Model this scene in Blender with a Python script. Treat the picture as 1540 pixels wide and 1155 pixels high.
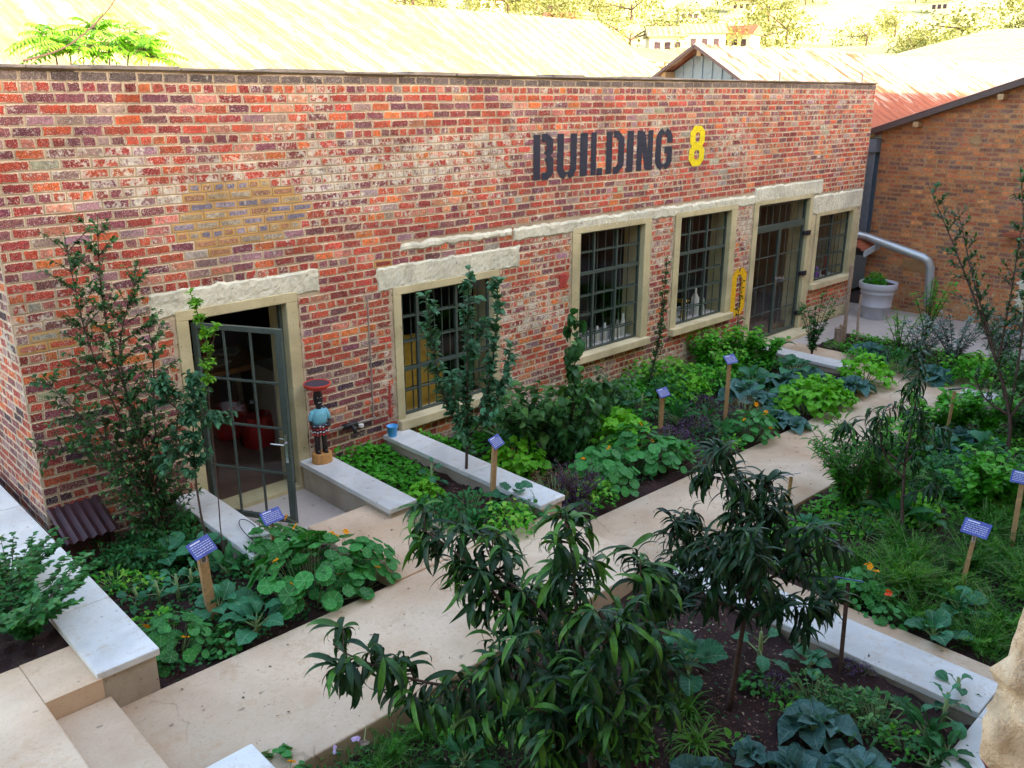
import bpy, math, random
import numpy as np
from math import sin, cos, pi, radians
rng = np.random.default_rng(7); random.seed(7)
for m in list(bpy.data.objects): bpy.data.objects.remove(m)
sc = bpy.context.scene
COL = sc.collection

# ------------------------------------------------------------------ mesh builder
class MB:
    def __init__(s): s.V=[]; s.L=[]; s.S=[]; s.A={}; s.n=0; s.M=[]
    def add(s, v, f, mat=0, **at):
        v=np.asarray(v,float).reshape(-1,3); k=len(v)
        for nm in set(s.A)|set(at):
            if nm not in s.A: s.A[nm]=[np.zeros((s.n,3))] if s.n else []
            a=at.get(nm); s.A[nm].append(np.zeros((k,3)) if a is None else np.broadcast_to(np.asarray(a,float),(k,3)))
        s.V.append(v)
        if isinstance(f,np.ndarray):
            s.L.append((f+s.n).ravel()); s.S.append(np.full(len(f),f.shape[1])); nf=len(f)
        else:
            s.L.append(np.concatenate([np.asarray(q)+s.n for q in f])); s.S.append(np.array([len(q) for q in f])); nf=len(f)
        s.M.append(np.full(nf,mat)); s.n+=k; return s
    def box(s,x0,x1,y0,y1,z0,z1,**k):
        v=[(x,y,z) for z in (z0,z1) for x,y in ((x0,y0),(x1,y0),(x1,y1),(x0,y1))]
        return s.add(v,np.array([(3,2,1,0),(4,5,6,7),(0,1,5,4),(1,2,6,5),(2,3,7,6),(3,0,4,7)]),**k)
    def bar(s,a,b,w,h,up=(0,0,1),**k):            # rectangular bar from a to b
        a=np.array(a,float);b=np.array(b,float);d=b-a;d/=np.linalg.norm(d);u=np.array(up,float)
        x=np.cross(d,u)
        if np.linalg.norm(x)<1e-4: x=np.cross(d,(0,1,0))
        x/=np.linalg.norm(x);u=np.cross(x,d)
        v=[p+x*i*w/2+u*j*h/2 for p in (a,b) for i,j in ((-1,-1),(1,-1),(1,1),(-1,1))]
        return s.add(v,np.array([(0,1,2,3),(7,6,5,4),(0,4,5,1),(1,5,6,2),(2,6,7,3),(3,7,4,0)]),**k)
    def tube(s,P,R,n=8,cap=True,sq=1.0,**k):
        P=np.array(P,float);m=len(P);R=np.broadcast_to(np.asarray(R,float),(m,))
        T=np.gradient(P,axis=0);T/=np.linalg.norm(T,axis=1)[:,None]+1e-9
        ref=np.array((0,0,1.)) if abs(T[0][2])<.9 else np.array((1.,0,0))
        V=[]
        x=np.cross(ref,T[0]);x/=np.linalg.norm(x)
        for i in range(m):
            x=x-T[i]*x.dot(T[i]);x/=np.linalg.norm(x);y=np.cross(T[i],x)
            for j in range(n):
                a=2*pi*j/n;V.append(P[i]+R[i]*(x*cos(a)+y*sin(a)*sq))
        F=[(i*n+j,i*n+(j+1)%n,(i+1)*n+(j+1)%n,(i+1)*n+j) for i in range(m-1) for j in range(n)]
        if cap: F+= [tuple(range(n))[::-1],tuple((m-1)*n+j for j in range(n))]
        return s.add(V,F,**k)
    def lathe(s,prof,c=(0,0,0),n=24,sy=1.0,closed=False,**k):
        V=[];m=len(prof)
        for r,z in prof:
            for j in range(n):
                a=2*pi*j/n;V.append((c[0]+r*cos(a),c[1]+r*sin(a)*sy,c[2]+z))
        F=[(i*n+j,i*n+(j+1)%n,(i+1)*n+(j+1)%n,(i+1)*n+j) for i in range(m-1) for j in range(n)]
        F+= [tuple(range(n))[::-1],tuple((m-1)*n+j for j in range(n))]
        return s.add(V,F,**k)
    def mesh(s,name,smooth=False):
        me=bpy.data.meshes.new(name)
        V=np.concatenate(s.V);L=np.concatenate(s.L).astype(np.int32);S=np.concatenate(s.S).astype(np.int32)
        me.vertices.add(len(V));me.vertices.foreach_set('co',V.astype(np.float32).ravel())
        me.loops.add(len(L));me.loops.foreach_set('vertex_index',L)
        me.polygons.add(len(S));me.polygons.foreach_set('loop_start',np.concatenate([[0],np.cumsum(S)[:-1]]).astype(np.int32))
        try: me.polygons.foreach_set('loop_total',S)
        except Exception: pass
        me.polygons.foreach_set('material_index',np.concatenate(s.M).astype(np.int32))
        me.polygons.foreach_set('use_smooth',np.full(len(S),smooth))
        for nm,a in s.A.items():
            at=me.attributes.new(nm,'FLOAT_VECTOR','POINT');at.data.foreach_set('vector',np.concatenate(a).astype(np.float32).ravel())
        me.update(calc_edges=True);me.validate();return me
def tag(o,label=None,cat=None,group=None,kind=None):
    if label: o['label']=label
    if cat: o['category']=cat
    if group: o['group']=group
    if kind: o['kind']=kind
    return o
def obj(name,mb,mat,parent=None,smooth=False,bevel=0,loc=None):
    me=mb.mesh(name,smooth) if isinstance(mb,MB) else mb
    if not me.materials:
        for m in (mat if isinstance(mat,(list,tuple)) else [mat]): me.materials.append(m)
    o=bpy.data.objects.new(name,me);COL.objects.link(o)
    if parent: o.parent=parent
    if loc is not None: o.location=loc
    if bevel:
        b=o.modifiers.new('bevel','BEVEL');b.width=bevel;b.segments=2;b.limit_method='ANGLE'
    return o
def empty(name,loc=(0,0,0),rz=0,**t):
    o=bpy.data.objects.new(name,None);COL.objects.link(o);o.location=loc;o.rotation_euler=(0,0,rz);o.empty_display_size=.1
    tag(o,**t);return o
def copy_tree(o,parent=None):
    c=o.copy();COL.objects.link(c);c.parent=parent
    for ch in list(o.children): copy_tree(ch,c)
    return c
def struct(name,mb,mat,**k):
    o=obj(name,mb,mat,**k);o['kind']='structure';return o

# ------------------------------------------------------------------ node helpers
def mat(name):
    m=bpy.data.materials.new(name);m.use_nodes=True;nt=m.node_tree
    b=nt.nodes['Principled BSDF'];return m,nt,b
def nd(nt,t,**k):
    n=nt.nodes.new(t)
    for a,v in k.items():
        if a in ('ins',):
            for i,x in v.items():
                if hasattr(x,'is_output') or isinstance(x,bpy.types.NodeSocket): nt.links.new(x,n.inputs[i])
                else: n.inputs[i].default_value=x
        else: setattr(n,a,v)
    return n
def math_(nt,op,a,b=None,c=None,clamp=False):
    n=nd(nt,'ShaderNodeMath',operation=op,use_clamp=clamp)
    for i,x in enumerate((a,b,c)):
        if x is None: continue
        if isinstance(x,bpy.types.NodeSocket): nt.links.new(x,n.inputs[i])
        else: n.inputs[i].default_value=x
    return n.outputs[0]
def noise(nt,scale,detail=4,rough=.6,co=None,dist=0):
    if co is None: co=nd(nt,'ShaderNodeTexCoord').outputs['Object']
    n=nd(nt,'ShaderNodeTexNoise',ins={'Scale':scale,'Detail':detail,'Roughness':rough,'Distortion':dist,'Vector':co});return n.outputs['Fac']
def ramp(nt,f,stops,interp='LINEAR'):
    n=nd(nt,'ShaderNodeValToRGB');cr=n.color_ramp;cr.interpolation=interp
    while len(cr.elements)<len(stops): cr.elements.new(.5)
    for e,(p,c) in zip(cr.elements,stops):
        e.position=p;e.color=(c[0],c[1],c[2],1) if hasattr(c,'__len__') else (c,c,c,1)
    nt.links.new(f,n.inputs[0]);return n.outputs[0]
def mix(nt,f,a,b,mode='MIX'):
    n=nd(nt,'ShaderNodeMix',data_type='RGBA',blend_type=mode)
    for i,x in ((0,f),(6,a),(7,b)):
        if isinstance(x,bpy.types.NodeSocket): nt.links.new(x,n.inputs[i])
        else: n.inputs[i].default_value=x if not hasattr(x,'__len__') else (x[0],x[1],x[2],1)
    return n.outputs[2]
def bump(nt,h,b,strength=.5,dist=.01):
    n=nd(nt,'ShaderNodeBump',ins={'Strength':strength,'Distance':dist,'Height':h});nt.links.new(n.outputs[0],b.inputs['Normal']);return n
def plain(name,col,rough=.6,metal=0,var=.15,scale=12,bmp=.0,emis=None,spec=None):
    m,nt,b=mat(name)
    f=noise(nt,scale,5)
    c=ramp(nt,f,[(.3,[x*(1-var) for x in col]),(.7,[min(1,x*(1+var)) for x in col])])
    nt.links.new(c,b.inputs['Base Color']);b.inputs['Roughness'].default_value=rough;b.inputs['Metallic'].default_value=metal
    if bmp: bump(nt,noise(nt,scale*6,4),b,bmp,.004)
    if spec is not None: b.inputs['Specular IOR Level'].default_value=spec
    return m
def attr(nt,name,out='Vector'): return nd(nt,'ShaderNodeAttribute',attribute_name=name).outputs[out]
def sep(nt,v): n=nd(nt,'ShaderNodeSeparateXYZ');nt.links.new(v,n.inputs[0]);return n.outputs

# brick: each brick is real geometry with its own colour; 'bl' = position inside the brick, 'bh' = half sizes and seed, 'bc' colour, 'bs' = limewash, dirt
def brick_mat(name,mortar=(.80,.65,.47),wash=(.76,.70,.58),wear=1.0,dark=1.0,val=1.0):
    m,nt,b=mat(name)
    tc=nd(nt,'ShaderNodeTexCoord').outputs['Object']
    bl=sep(nt,attr(nt,'bl'));bh=sep(nt,attr(nt,'bh'));bs=sep(nt,attr(nt,'bs'));bc=attr(nt,'bc')
    du=math_(nt,'SUBTRACT',bh[0],math_(nt,'ABSOLUTE',bl[0]));dv=math_(nt,'SUBTRACT',bh[1],math_(nt,'ABSOLUTE',bl[1]))
    d=math_(nt,'SMOOTH_MIN',du,dv,.008)
    n1=noise(nt,38,5,.65,tc);n2=noise(nt,9,4,.6,tc);n3=noise(nt,140,3,.6,tc);n4=noise(nt,1.1,3,.6,tc)
    d=math_(nt,'SUBTRACT',d,math_(nt,'MULTIPLY',bs[2],.009))
    e=math_(nt,'MULTIPLY_ADD',n1,.040*wear,d);e=math_(nt,'SUBTRACT',e,.0245*wear)
    mask=math_(nt,'MULTIPLY',e,300,clamp=True)
    col=mix(nt,1.0,bc,ramp(nt,n1,[(.3,.5),(.5,.95),(.7,1.5)]),'MULTIPLY')
    col=mix(nt,ramp(nt,n2,[(.5,0),(.72,.45)]),col,(.10,.05,.085))
    # pale lime specks
    col=mix(nt,ramp(nt,n3,[(.595,0),(.63,.85)]),col,(.78,.74,.68))
    wf=math_(nt,'ADD',math_(nt,'MULTIPLY',n2,.6),math_(nt,'MULTIPLY',n1,.55));wf=math_(nt,'ADD',wf,math_(nt,'MULTIPLY',bs[0],.36))
    wf=math_(nt,'ADD',wf,math_(nt,'MULTIPLY',math_(nt,'SUBTRACT',n4,.5),.35))
    wcol=mix(nt,ramp(nt,noise(nt,16,4,.6,tc),[(.35,0),(.65,1)]),[x*.72 for x in wash],wash)
    col=mix(nt,ramp(nt,wf,[(.735,0),(.765,.75),(.95,.92)]),col,wcol)
    mc=mix(nt,ramp(nt,n2,[(.3,0),(.7,1)]),[x*.75 for x in mortar],[min(1,x*1.15) for x in mortar])
    mc=mix(nt,ramp(nt,n3,[(.35,.5),(.5,0)]),mc,[x*.5 for x in mortar])
    mc=mix(nt,bs[2],mc,(.60,.36,.13))
    out=mix(nt,mask,mc,col)
    out=mix(nt,ramp(nt,wf,[(.80,0),(.84,.8)]),out,wcol)
    df=math_(nt,'MULTIPLY',bs[1],ramp(nt,n2,[(.25,.75),(.7,1)]))
    out=mix(nt,df,out,(.055,.03,.035))
    out=mix(nt,1.0,out,ramp(nt,noise(nt,1.7,6,.7,tc,.6),[(.3,.62),(.5,.98),(.68,1.18)]),'MULTIPLY')
    if val!=1: out=mix(nt,1.0,out,(val,val,val),'MULTIPLY')
    nt.links.new(out,b.inputs['Base Color']);b.inputs['Roughness'].default_value=.88;b.inputs['Specular IOR Level'].default_value=.25
    h=math_(nt,'ADD',math_(nt,'MULTIPLY',mask,1.0),math_(nt,'MULTIPLY',n1,.7));bump(nt,h,b,.75,.006)
    return m
def lin(r,g,b): return tuple((x/255)**2.2 for x in (r,g,b))
PAL=dict(red=(.50,.070,.034),org=(.66,.145,.04),dk=(.32,.042,.034),pur=(.23,.065,.075),lil=(.36,.20,.20),pink=(.58,.20,.13),gry=(.36,.30,.24),blk=(.07,.03,.045))
def pick(w):
    k=random.choices(list(w),list(w.values()))[0];c=np.array(PAL[k])*random.uniform(.78,1.2);return c*np.array([1,random.uniform(.85,1.2),random.uniform(.85,1.2)])
def bricks(mb,s0,s1,z0,z1,fmap,style,holes=(),course=.0864,L=.232,proud=.006,hdr=5,seed=1,rot=0):
    """lay brick by brick in the plane (s,z); fmap(s,z,out)->world"""
    R=random.Random(seed);JT=.0028;nrow=int(round((z1-z0)/course))
    for r in range(nrow):
        zc=z0+(r+.5)*course;head=((nrow-1-r)%hdr==1);l=L/2 if head else L
        off=(0 if r%2 else .5)*l+R.uniform(-.02,.02);s=s0-off
        while s<s1:
            a=s+.005+R.uniform(-.002,.002);ll=l*R.uniform(.96,1.04);bnd=s+ll-.005;s+=ll
            segs=[(max(a,s0+.002),min(bnd,s1-.002))]
            for h in holes:
                if h[2]-.02<zc<h[3]+.02:
                    ns=[]
                    for p,q in segs:
                        if q<=h[0] or p>=h[1]: ns.append((p,q))
                        else:
                            if p<h[0]: ns.append((p,h[0]))
                            if q>h[1]: ns.append((h[1],q))
                    segs=ns
            for p,q in segs:
                if q-p<.02: continue
                c,bs=style((p+q)/2,zc,R);wv=.022*(wn((p+q)/2*.5,r*.11,1,3)-.5);hh=(course-.010)/2;hw=(q-p)/2;cx=(p+q)/2;dz=R.uniform(-.0015,.0015);pr=proud+R.uniform(-.002,.003)
                P=[(-1,-1),(1,-1),(1,1),(-1,1)]
                tl=R.uniform(-.0015,.0015)
                jj=[(R.uniform(-JT,JT),R.uniform(-JT,JT)) for _ in P];v=[fmap(cx+i*hw+k[0],zc+wv+dz+j*hh+i*tl+k[1],0) for (i,j),k in zip(P,jj)]+[fmap(cx+i*(hw-.002)+k[0],zc+wv+dz+j*(hh-.002)+i*tl+k[1],pr) for (i,j),k in zip(P,jj)]
                uv=[(i*(hw+.004),j*(hh+.004),0) for i,j in P]+[(i*(hw-.002),j*(hh-.002),0) for i,j in P]
                mb.add(v,np.array([(4,5,6,7),(0,1,5,4),(1,2,6,5),(2,3,7,6),(3,0,4,7)]),bl=uv,bh=(hw,hh,R.random()),bc=c,bs=bs)
def wn(x,y,sc=1.0,seed=0):   # cheap smooth value noise 0..1
    x=x*sc+seed*17.3;y=y*sc+seed*5.1;xi=math.floor(x);yi=math.floor(y);u=x-xi;v=y-yi;u=u*u*(3-2*u);v=v*v*(3-2*v)
    def h(a,b): t=math.sin(a*127.1+b*311.7+seed*74.7)*43758.5453;return t-math.floor(t)
    return (h(xi,yi)*(1-u)+h(xi+1,yi)*u)*(1-v)+(h(xi,yi+1)*(1-u)+h(xi+1,yi+1)*u)*v

def concrete_mat(name,a,b_,rough=.8,stain=(.35,.26,.16),scale=1.5,st=.45,bm=.25,fine=60):
    m,nt,b=mat(name);tc=nd(nt,'ShaderNodeTexCoord').outputs['Object']
    n1=noise(nt,scale,6,.65,tc);n2=noise(nt,fine,4,.6,tc);n3=noise(nt,scale*4,6,.75,tc,.15)
    c=ramp(nt,n1,[(.3,a),(.7,b_)]);c=mix(nt,1.0,c,ramp(nt,noise(nt,scale*.45,3,.6,tc,.8),[(.35,.78),(.6,1.08)]),'MULTIPLY')
    c=mix(nt,ramp(nt,n3,[(.52,0),(.75,st)]),c,stain)
    c=mix(nt,ramp(nt,n2,[(.30,.3),(.42,0)]),c,[x*.5 for x in a])
    c=mix(nt,ramp(nt,noise(nt,fine*.35,2,.5,tc),[(.715,0),(.74,.55)]),c,(.12,.09,.07))
    nt.links.new(c,b.inputs['Base Color']);b.inputs['Roughness'].default_value=rough
    h=math_(nt,'ADD',n2,math_(nt,'MULTIPLY',n3,1.5));bump(nt,h,b,bm,.006);return m
M={}
M['brick']=brick_mat('weathered_red_brick')
M['brick_orange']=brick_mat('orange_brick',mortar=(.66,.38,.20),wash=(.70,.46,.26),wear=1.3)
M['mortar']=concrete_mat('lime_mortar',(.46,.36,.26),(.62,.50,.36),.95,scale=3,fine=120)
M['mortar_tan']=concrete_mat('tan_mortar',(.40,.22,.10),(.50,.30,.14),.95,scale=3,fine=120)
M['lintel']=concrete_mat('rough_pale_lintel',(.62,.60,.46),(.78,.78,.66),.95,stain=(.42,.33,.18),scale=5,st=.8,bm=1.0,fine=45)
M['plaster']=concrete_mat('cream_cement_surround',(.50,.43,.24),(.64,.57,.36),.85,stain=(.38,.30,.15),scale=3,st=.5,bm=.25)
M['sill']=concrete_mat('cream_cement_sill',(.60,.50,.30),(.74,.64,.42),.85,stain=(.45,.32,.15),scale=3,st=.6,bm=.3)
M['cap']=concrete_mat('pale_cement_capping',(.58,.60,.59),(.74,.76,.75),.75,stain=(.46,.38,.28),scale=1.9,st=.8,bm=.25)
M['capside']=concrete_mat('grey_cement_plaster',(.36,.31,.24),(.50,.43,.34),.85,stain=(.25,.19,.13),scale=2,st=.7,bm=.2)
M['path']=concrete_mat('peach_screed_path',(.50,.32,.19),(.74,.61,.46),.82,stain=(.46,.27,.14),scale=1.1,st=.8,bm=.2,fine=40)
def add_cracks(m,scale,wd):
    nt=m.node_tree;b=nt.nodes['Principled BSDF'];src=b.inputs['Base Color'].links[0].from_socket;tc=nd(nt,'ShaderNodeTexCoord').outputs['Object']
    nz=nd(nt,'ShaderNodeTexNoise',ins={'Scale':2.5,'Detail':5.0,'Vector':tc}).outputs['Color']
    v=nd(nt,'ShaderNodeVectorMath',operation='MULTIPLY_ADD',ins={0:nz,1:(.5,.5,.5),2:tc}).outputs[0]
    d=nd(nt,'ShaderNodeTexVoronoi',feature='DISTANCE_TO_EDGE',ins={'Scale':scale,'Vector':v}).outputs['Distance']
    f=math_(nt,'MULTIPLY',math_(nt,'LESS_THAN',d,wd),ramp(nt,noise(nt,1.3,3,.6,tc),[(.48,0),(.58,.55)]))
    nt.links.new(mix(nt,f,src,(.16,.10,.07)),b.inputs['Base Color'])
add_cracks(M['path'],.55,.0028)
M['apron']=concrete_mat('grey_screed_apron',(.46,.40,.36),(.60,.54,.50),.85,stain=(.42,.30,.2),scale=.9,st=.6,bm=.2,fine=40)
M['coping']=concrete_mat('dirty_coping',(.24,.20,.18),(.40,.34,.28),.95,stain=(.08,.06,.06),scale=5,st=.8,bm=.8)
M['steel']=plain('dark_green_grey_steel',(.06,.085,.075),.45,.0,.2,30)
M['lock']=plain('chrome',(.7,.72,.75),.25,1,.05)
M['black']=plain('black_metal',(.015,.015,.02),.5,0,.2)
M['timber']=plain('pine_stake',(.44,.27,.13),.75,0,.25,25,.3)
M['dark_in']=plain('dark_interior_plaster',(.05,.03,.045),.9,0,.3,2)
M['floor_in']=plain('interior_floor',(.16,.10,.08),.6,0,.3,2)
def soil_mat():
    m,nt,b=mat('dark_reddish_soil');tc=nd(nt,'ShaderNodeTexCoord').outputs['Object']
    n1=noise(nt,3,5,.6,tc);n2=noise(nt,55,6,.75,tc)
    c=ramp(nt,n1,[(.3,(.022,.008,.008)),(.7,(.06,.022,.019))])
    c=mix(nt,ramp(nt,n2,[(.3,.7),(.5,0)]),c,(.02,.008,.008))
    c=mix(nt,ramp(nt,n2,[(.60,0),(.68,.7)]),c,(.24,.12,.09))
    c=mix(nt,ramp(nt,noise(nt,90,2,.5,tc),[(.74,0),(.77,.8)]),c,(.42,.30,.22))
    nt.links.new(c,b.inputs['Base Color']);b.inputs['Roughness'].default_value=.95
    bump(nt,n2,b,1.0,.02);return m
M['soil']=soil_mat()
def glass_mat():
    m,nt,b=mat('window_glass');nt.nodes.remove(b)
    t=nd(nt,'ShaderNodeBsdfTransparent',ins={0:(.90,.93,.92,1)});g=nd(nt,'ShaderNodeBsdfGlossy',ins={0:(1,1,1,1),'Roughness':.03})
    fc=nd(nt,'ShaderNodeLayerWeight',ins={0:.5}).outputs['Facing'];f=math_(nt,'MULTIPLY_ADD',math_(nt,'POWER',fc,5.0),.6,.035);x=nd(nt,'ShaderNodeMixShader',ins={0:f,1:t.outputs[0],2:g.outputs[0]})
    nt.links.new(x.outputs[0],nt.nodes['Material Output'].inputs[0]);return m
M['glass']=glass_mat()

# ------------------------------------------------------------------ camera, light
cam=bpy.data.cameras.new('camera');co=bpy.data.objects.new('camera',cam);COL.objects.link(co)
co.location=(0,-7.9,4.2);co.rotation_euler=(radians(90-18.23),0,radians(-43.94))
cam.sensor_width=36;cam.lens=1319/1540*36;cam.clip_end=2000;cam.clip_start=.05;sc.camera=co
SUN_EL=radians(22);SUN_AZ=math.atan2(.36,-.93)
w=bpy.data.worlds.new('World');sc.world=w;w.use_nodes=True
sk=w.node_tree.nodes.new('ShaderNodeTexSky');sk.sky_type='NISHITA';sk.sun_disc=False;sk.sun_elevation=SUN_EL;sk.sun_rotation=SUN_AZ
sk.air_density=1.0;sk.dust_density=2.5;sk.ozone_density=1.0
w.node_tree.links.new(sk.outputs[0],w.node_tree.nodes['Background'].inputs[0]);w.node_tree.nodes['Background'].inputs[1].default_value=.15
sl=bpy.data.lights.new('sun','SUN');sl.energy=3.0;sl.angle=radians(.5);sl.color=(1,.84,.62);so=bpy.data.objects.new('sun',sl);COL.objects.link(so)
sv=np.array([cos(SUN_EL)*sin(SUN_AZ),cos(SUN_EL)*cos(SUN_AZ),sin(SUN_EL)])
from mathutils import Vector
so.rotation_euler=Vector(-sv).to_track_quat('-Z','Y').to_euler()
sc.view_settings.view_transform='Standard';sc.view_settings.look='None';sc.view_settings.exposure=2.9;sc.view_settings.gamma=1;sc.view_settings.use_white_balance=True;sc.view_settings.white_balance_temperature=7600
sc.cycles.max_bounces=7;sc.cycles.transparent_max_bounces=12

# ================================================================== BUILDING 8
Bd=empty('brick_building',(1.9,0,0),label='long weathered red brick workshop with flat parapet, cream framed openings and stencilled lettering',cat='building')
def B(name,mb,mt,parent=None,**k):
    o=obj(name,mb,mt,parent or Bd,**k)
    if not parent: o.location=(-1.9,0,0)
    return o
X0,X1,ZT=1.9,17.25,4.40
# openings (x0,x1,z0,z1)
D1=(3.37,4.40,.12,2.19);W1=(5.85,7.27,.57,2.06);W2=(8.88,10.28,.72,2.43);W3=(11.17,12.55,.72,2.43);D2=(13.38,15.12,0.0,2.43);W4=(15.55,16.90,.80,2.06)
OPN=[D1,W1,W2,W3,D2,W4]
FR=[(3.25,4.53,.0,2.29),(5.74,7.37,.47,2.15),(8.72,10.43,.58,2.52),(11.02,12.71,.58,2.52),(13.23,15.24,-.2,2.52),(15.42,17.03,.66,2.14)]
# lintel strips: (x0,x1,z0,z1)
LT=[(3.02,4.82,2.23,2.50),(5.53,7.75,2.12,2.41),(5.87,7.62,2.53,2.63),(7.62,13.30,2.45,2.63),(13.2,15.55,2.47,2.74),(15.2,17.22,2.10,2.46)]
holes=[(a+.03,b-.03,c,d-.02) for a,b,c,d in FR]+[(a+.02,b-.02,c+.02,d-.02) for a,b,c,d in LT]
def st_front(x,z,R):
    patch=(((x-4.0)/.72)**2+((z-3.12)/.36)**2) + (wn(x,z,5)-.5)*.5
    big=wn(x,z,.55,3);wash=max(0,wn(x,z,.9,9)-.45)*.55+.12*wn(x,z,4,6)
    if 3.25<z<3.8 and x<8: wash+=.38*wn(x,z,1.3,4)
    wash+=.12
    if x>8: wash+=.04
    if z>4.3: return np.array((.20,.15,.13))*R.uniform(.6,1.3),(.15,.25,0)
    if patch<.9:
        k=R.choice([(.40,.30,.18),(.30,.25,.30),(.42,.20,.11),(.22,.2,.27),(.45,.38,.28)]);return np.array(k)*R.uniform(.8,1.1),(.10,0,1)
    p=dict(red=.50,org=.08+.16*(big>.55),dk=.24,pur=.16+.14*(big<.45),lil=.08,pink=.13,gry=.03)
    if x<4.2: p['pur']+=.08;p['lil']+=.04
    dirt=0.0
    if x<5.8 and z<1.5: dirt=max(0,.62-.42*z)*(1 if x<3.2 else .55);p['pur']+=.35;p['blk']=.2;p['org']*=.4
    elif z<.75: dirt=.25*(1-z/.75);p['dk']+=.25
    if 7.75<x<13.2 and 1.25<z<2.5: wash+=.30*wn(x,z,1.6,5); p['org']+=.1
    if x>15.2 and z<.7: p=dict(org=.7,red=.4)
    if x>15.2 and z>.7 and z<2.1: wash+=.6
    if z<.35 and x>5.6: wash+=.3
    k=R.choices(list(p),list(p.values()))[0]
    c=np.array(PAL[k])*R.uniform(.75,1.25)*np.array([1,R.uniform(.8,1.25),R.uniform(.85,1.15)])
    return c,(wash,dirt,1.0 if (((x-2.15)/.16)**2+((z-2.25)/.13)**2<1 or ((x-5.65)/.14)**2+((z-2.38)/.10)**2<1) else 0)
mb=MB();bricks(mb,X0,X1,-.02,ZT,lambda s,z,o:(s,-o,z),st_front,holes,seed=3)
B('brick_facing',mb,M['brick'])
# backing wall (mortar) with the openings cut out
def wall_pieces(mb,x0,x1,z0,z1,y0,y1,ops):
    xs=sorted(set([x0,x1]+[v for o in ops for v in o[:2]]))
    for a,b in zip(xs,xs[1:]):
        cur=z0
        for o in sorted([o for o in ops if o[0]<=a+1e-6 and o[1]>=b-1e-6],key=lambda o:o[2]):
            if o[2]>cur: mb.box(a,b,y0,y1,cur,o[2])
            cur=max(cur,o[3])
        if cur<z1: mb.box(a,b,y0,y1,cur,z1)
mb=MB();wall_pieces(mb,X0,X1,-.5,ZT,0,.24,[(a-.03,b+.03,c-.04,d+.03) for a,b,c,d in OPN]);B('wall',mb,M['mortar'])
# side wall, returning away from the garden
def st_side(y,z,R):
    p=dict(red=.4,org=.2,dk=.2,pur=.3,lil=.1,blk=.1);k=R.choices(list(p),list(p.values()))[0]
    return np.array(PAL[k])*R.uniform(.75,1.2),(.2*wn(y,z,1.5)+(.12 if z<1.2 else .02)+(.22 if 1.5<z<2.3 else 0),max(0,.62-.4*z),0)
mb=MB();bricks(mb,.002,8.0,-.02,ZT,lambda s,z,o:(X0-o,s,z),st_side,seed=5);B('side_facing',mb,M['brick'])
mb=MB();mb.box(X0,X0+.24,.24,8,-.5,ZT);mb.box(X1-.24,X1,.24,8,-.5,ZT);mb.box(X0+.24,X1-.24,7.76,8,-.5,ZT);B('rear_wall',mb,M['mortar'])
mb=MB();bricks(mb,.002,2.0,-.1,ZT,lambda s,z,o:(X1+o,s,z),st_side,seed=6);B('end_facing',mb,M['brick'])
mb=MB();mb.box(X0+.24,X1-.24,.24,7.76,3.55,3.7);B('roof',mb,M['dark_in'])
# coping: broken, dirty course
mb=MB();R=random.Random(4);x=X0-.03
while x<X1:
    l=R.uniform(.3,.9);e=min(x+l,X1+.02);mb.box(x,e,-.035+R.uniform(-.01,.01),.26,ZT+.001,ZT+.034+R.uniform(-.014,.010));x=e+.004
B('coping',mb,M['coping'],bevel=.008)
mb=MB();mb.box(X0+.24,X1-.24,.241,7.75,-.2,.10);B('interior_floor',mb,M['floor_in'])
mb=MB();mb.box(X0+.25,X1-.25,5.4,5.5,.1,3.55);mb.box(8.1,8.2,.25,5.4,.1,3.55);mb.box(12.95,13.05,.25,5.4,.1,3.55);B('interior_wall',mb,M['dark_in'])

def rough_slab(mb,x0,x1,z0,z1,th,jit,seed=0,step=.04,end=True):
    R=random.Random(seed);nx=max(2,int((x1-x0)/step));nz=max(2,int((z1-z0)/step));V=[]
    up=[R.gauss(0,1) for _ in range(nx+1)];dn=[R.gauss(0,1) for _ in range(nx+1)]
    for k in range(1):
        up=[(up[max(0,i-1)]+up[i]+up[min(nx,i+1)])/2 for i in range(nx+1)];dn=[(dn[max(0,i-1)]+dn[i]+dn[min(nx,i+1)])/2 for i in range(nx+1)]
    for j in range(nz+1):
        for i in range(nx+1):
            t=j/nz;zz=z0+(z1-z0)*t+jit*(up[i]*t-dn[i]*(1-t))*.6
            xx=x0+(x1-x0)*i/nx+(R.gauss(0,jit*.8) if i in(0,nx) else 0)
            e=i in(0,nx) or j in(0,nz)
            V.append((xx,(.004 if e else -th-R.random()*.008),zz))
    mb.add(V,np.array([(j*(nx+1)+i,j*(nx+1)+i+1,(j+1)*(nx+1)+i+1,(j+1)*(nx+1)+i) for j in range(nz) for i in range(nx)]))
for i,(a,b,c,d) in enumerate(LT):
    mb=MB();rough_slab(mb,a,b,c,d,.014+.002*i,.016,i+10,step=.03);B('lintel',mb,M['lintel'])
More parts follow.
